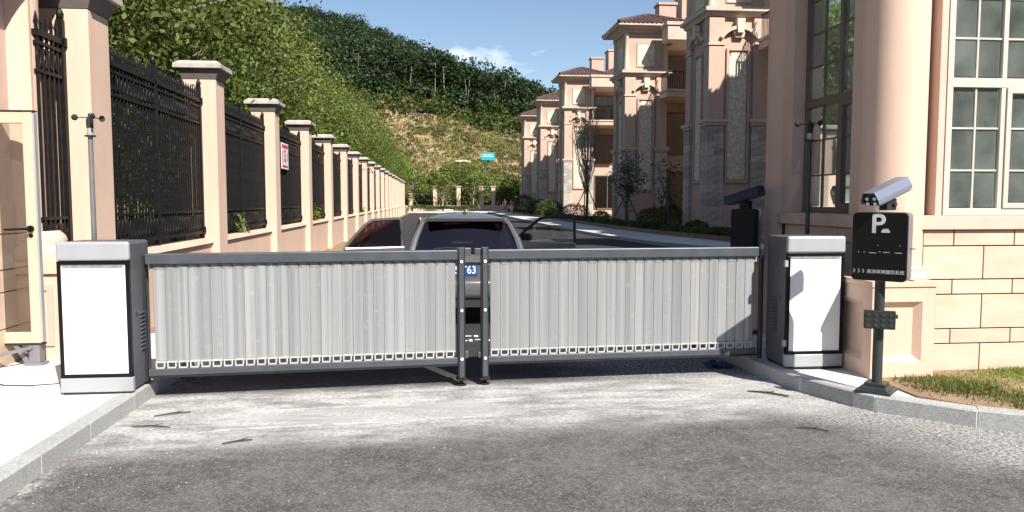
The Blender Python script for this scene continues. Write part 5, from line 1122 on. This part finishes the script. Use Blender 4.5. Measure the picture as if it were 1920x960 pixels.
bush('low dark bush at the far end of the planting bed', (10.2, 75.0, 0.28), 1.4, 0.9, 2000, 'leaf_shrub', 0.14)
bush('dark bush in front of the fourth villa', (10.2, 68.5, 0.28), 1.2, 0.9, 2000, 'leaf_shrub', 0.13)
bush('dark bush beside the two walkers', (10.2, 88.0, 0.28), 1.3, 1.3, 1800, 'leaf_shrub', 0.16)
def hedge(label, pts, w, h, lm, leaf, dens, name='hedge'):
    out = []
    for a, b in zip(pts[:-1], pts[1:]):
        L = math.dist(a, b); n = int(L * dens); t = rng.random(n); u = rng.uniform(-0.5, 0.5, n) * w; d = ((b[0] - a[0]) / L, (b[1] - a[1]) / L)
        z = h * (1 - 0.5 * rng.random(n) ** 2) * (0.82 + 0.2 * np.sin(t * L * 1.3) * np.sin(t * L * 0.47 + 1)) * (1 - (np.abs(u) / w * 1.5) ** 3)
        out.append(np.column_stack([a[0] + (b[0] - a[0]) * t - d[1] * u, a[1] + (b[1] - a[1]) * t + d[0] * u, 0.25 + np.maximum(0, z)]))
    o = link(name, leaves_mesh(name, np.concatenate(out), leaf, lm, flat=0.3)); tag(o, label, 'hedge'); return o
hedge('low dark green hedge along the planting bed under the villas', [(10.9, 26.8), (10.1, 33), (9.75, 40), (9.75, 62), (9.75, 100)], 0.75, 0.34, 'leaf_shrub', 0.11, 420)
hedge('low ground cover hedge between bed edge and villa walls', [(11.2, 27), (10.7, 33), (10.6, 44), (10.6, 62)], 1.1, 0.22, 'leaf_shrub', 0.11, 380)
hedge('clipped green hedge under the staked trees at the far end', [(-3.2, 105.4), (5.8, 105.4)], 1.2, 0.75, 'leaf_edge', 0.22, 700)

# ------------------------------------------------------------------ small things near the camera
def blades(n, xs, ys, zmin, hmin, hmax, m_, name, mask=None):
    x = rng.uniform(*xs, n * 2); y = rng.uniform(*ys, n * 2)
    k = (np.sin(x * 5.3 + y * 3.1) + np.sin(x * 2.1 - y * 6.7) + rng.normal(0, 0.9, n * 2)) > -0.1
    if mask is not None: k &= mask(x, y)
    x, y = x[k][:n], y[k][:n]; n = len(x); h = rng.uniform(hmin, hmax, n) * (0.6 + 0.5 * (np.sin(x * 4 + y * 3) > 0)); a = rng.uniform(0, 6.28, n); w = 0.004 + 0.003 * rng.random(n); lx = rng.normal(0, 0.5, n) * h; ly = rng.normal(0, 0.5, n) * h
    v = np.empty((n, 3, 3)); v[:, 0] = np.column_stack([x - np.cos(a) * w, y - np.sin(a) * w, np.full(n, zmin)]); v[:, 1] = np.column_stack([x + np.cos(a) * w, y + np.sin(a) * w, np.full(n, zmin)]); v[:, 2] = np.column_stack([x + lx, y + ly, zmin + h])
    me = bpy.data.meshes.new(name); me.vertices.add(3 * n); me.vertices.foreach_set('co', v.ravel().astype(np.float32)); me.loops.add(3 * n); me.loops.foreach_set('vertex_index', np.arange(3 * n, dtype=np.int32)); me.polygons.add(n); me.polygons.foreach_set('loop_start', np.arange(0, 3 * n, 3, dtype=np.int32)); me.update(calc_edges=True); me.validate(); me.materials.append(MATS[m_])
    return link(name, me)
KY = lambda x: np.interp(x, [3.31, 3.80, 4.36, 5.0, 5.8, 6.8], [5.47, 5.01, 4.68, 4.45, 4.33, 4.3]) + 0.16
g = blades(22000, (3.7, 7.0), (4.4, 6.22), ZK + 0.001, 0.012, 0.048, 'grass_blade', 'grass', lambda x, y: (y > KY(x)) & ((y < 6.0) | (x > 4.2)) & (rng.random(len(x)) < np.clip((x - 3.55) * 1.6, 0.12, 1)))
tag(g, 'patchy grass in front of the sandstone base', None, kind='stuff')
# loose pale grit by the right-hand kerb and in front of the gate
def grit(n, fn, name, label, smin, smax):
    vs = []; fs = []
    for k in range(n):
        x, y = fn(); s_ = random.uniform(smin, smax); b = len(vs); a = random.random() * 6
        p = [(math.cos(a + t) * s_ * random.uniform(.7, 1.2), math.sin(a + t) * s_ * random.uniform(.7, 1.2), 0) for t in (0, 1.57, 3.14, 4.71)]
        vs += [(x + q[0], y + q[1], 0.0) for q in p] + [(x + q[0] * 0.55, y + q[1] * 0.55, s_ * random.uniform(.5, .9)) for q in p]
        fs += [(b + i, b + (i + 1) % 4, b + 4 + (i + 1) % 4, b + 4 + i) for i in range(4)] + [(b + 4, b + 5, b + 6, b + 7)]
    mm = MB(); mm.v = vs; mm.f = fs; tag(mm.build(name, 'gravel'), label, None, kind='stuff')
def near_kerb():
    i = random.choice((5, 6, 7, 8, 8, 9, 9, 10)); a, b = Vector(KR[i]), Vector(KR[i + 1]); t = random.random(); d = (b - a).normalized(); o = abs(random.gauss(0, 0.20)) + 0.01
    p = a.lerp(b, t) - Vector((-d.y, d.x)) * o; return p.x, p.y
grit(1900, near_kerb, 'kerb_grit', 'loose pale grit along the right kerb', 0.002, 0.0075)
grit(420, lambda: (random.uniform(-2.2, 3.0), random.gauss(5.5, 0.7)), 'road_grit', 'scattered pale grit on the road before the gate', 0.002, 0.006)
grit(110, lambda: (-2.29 + abs(random.gauss(0, 0.16)), random.uniform(4.2, 6.4)), 'left_grit', 'loose grit along the left kerb', 0.002, 0.006)
def twig(label, a, b, r_=0.006, m_='twig_dark', name='twig', cat='twig'):
    A, B = Vector((*a, 0.008)), Vector((*b, 0.010)); mid = (A + B) / 2 + Vector((0.01, 0.015, 0.004)); q = MB(); q.tube([A, mid, B], [r_ * 0.6, r_, r_ * 0.7], 5)
    q.tube([mid, mid + (B - A).normalized() * 0.05 + Vector((0.01, 0.02, 0.012))], [r_ * 0.6, r_ * 0.3], 4); tag(q.build(name, m_), label, cat)
twig('dark twig on the road below the parking sign', (2.52, 5.12), (2.70, 5.0)); twig('dark twig lying on the road near the right kerb', (2.60, 6.16), (2.86, 5.95), 0.009)
twig('thin dark twig on the road in front of the left leaf', (-1.40, 5.14), (-1.22, 5.2)); twig('long dark twig beside the left kerb', (-2.14, 5.60), (-1.86, 5.55)); twig('short dark stick above the long twig by the left kerb', (-2.08, 5.86), (-1.84, 5.95))
q = MB(); q.tube([(4.75, 5.35, ZK + 0.035), (4.98, 5.55, ZK + 0.05), (5.2, 5.62, ZK + 0.05)], [0.018, 0.02, 0.02], 10); tag(q.build('plastic_pipe', 'plastic_pipe', smooth=True), 'short pale plastic pipe lying on the grass', 'pipe')
q = MB(); cpts = [(-2.84, 6.42, ZK + 0.10), (-3.0, 6.40, ZK + 0.02), (-3.22, 6.42, ZK + 0.005), (-3.44, 6.46, ZK + 0.005), (-3.62, 6.62, ZK + 0.005), (-3.74, 6.9, ZK + 0.005), (-3.84, 7.15, ZK + 0.005), (-4.1, 7.3, ZK + 0.005)]; q.tube(cpts, 0.0045, 6); tag(q.build('cable', 'rubber', smooth=True), 'thin black cable looping from the left cabinet across the walkway', 'cable')
q = MB(); vs = []
for i in range(9):
    for k in range(9): vs.append((0.03 * (i - 4) + random.gauss(0, .006), 0.028 * (k - 4) + random.gauss(0, .006), 0.03 * max(0, math.sin(i * 1.3) * math.cos(k * 1.1)) + 0.012 + random.random() * 0.012))
q.add(vs, [(i * 9 + k, i * 9 + k + 1, (i + 1) * 9 + k + 1, (i + 1) * 9 + k) for i in range(8) for k in range(8)]); tag(q.build('blue_rag', 'blue_cloth', loc=(2.72, 7.15, 0), smooth=True), 'crumpled blue rag in the shade under the right leaf', 'rag')
# worn white stencil on the asphalt seen through the gap between the leaves
q = MB(); 
for (a, b, c, d) in ((0.30, 0.42, 9.02, 9.08), (0.45, 0.5, 8.98, 9.1), (0.53, 0.62, 9.05, 9.1), (0.28, 0.36, 8.72, 8.78), (0.38, 0.42, 8.70, 8.84), (0.45, 0.56, 8.78, 8.83), (0.58, 0.64, 8.70, 8.80)): q.add([(a, c, 0.004), (b, c, 0.004), (b, d, 0.004), (a, d, 0.004)], [(0, 1, 2, 3)])
structure(q.build('road_marking', 'paint_white'))
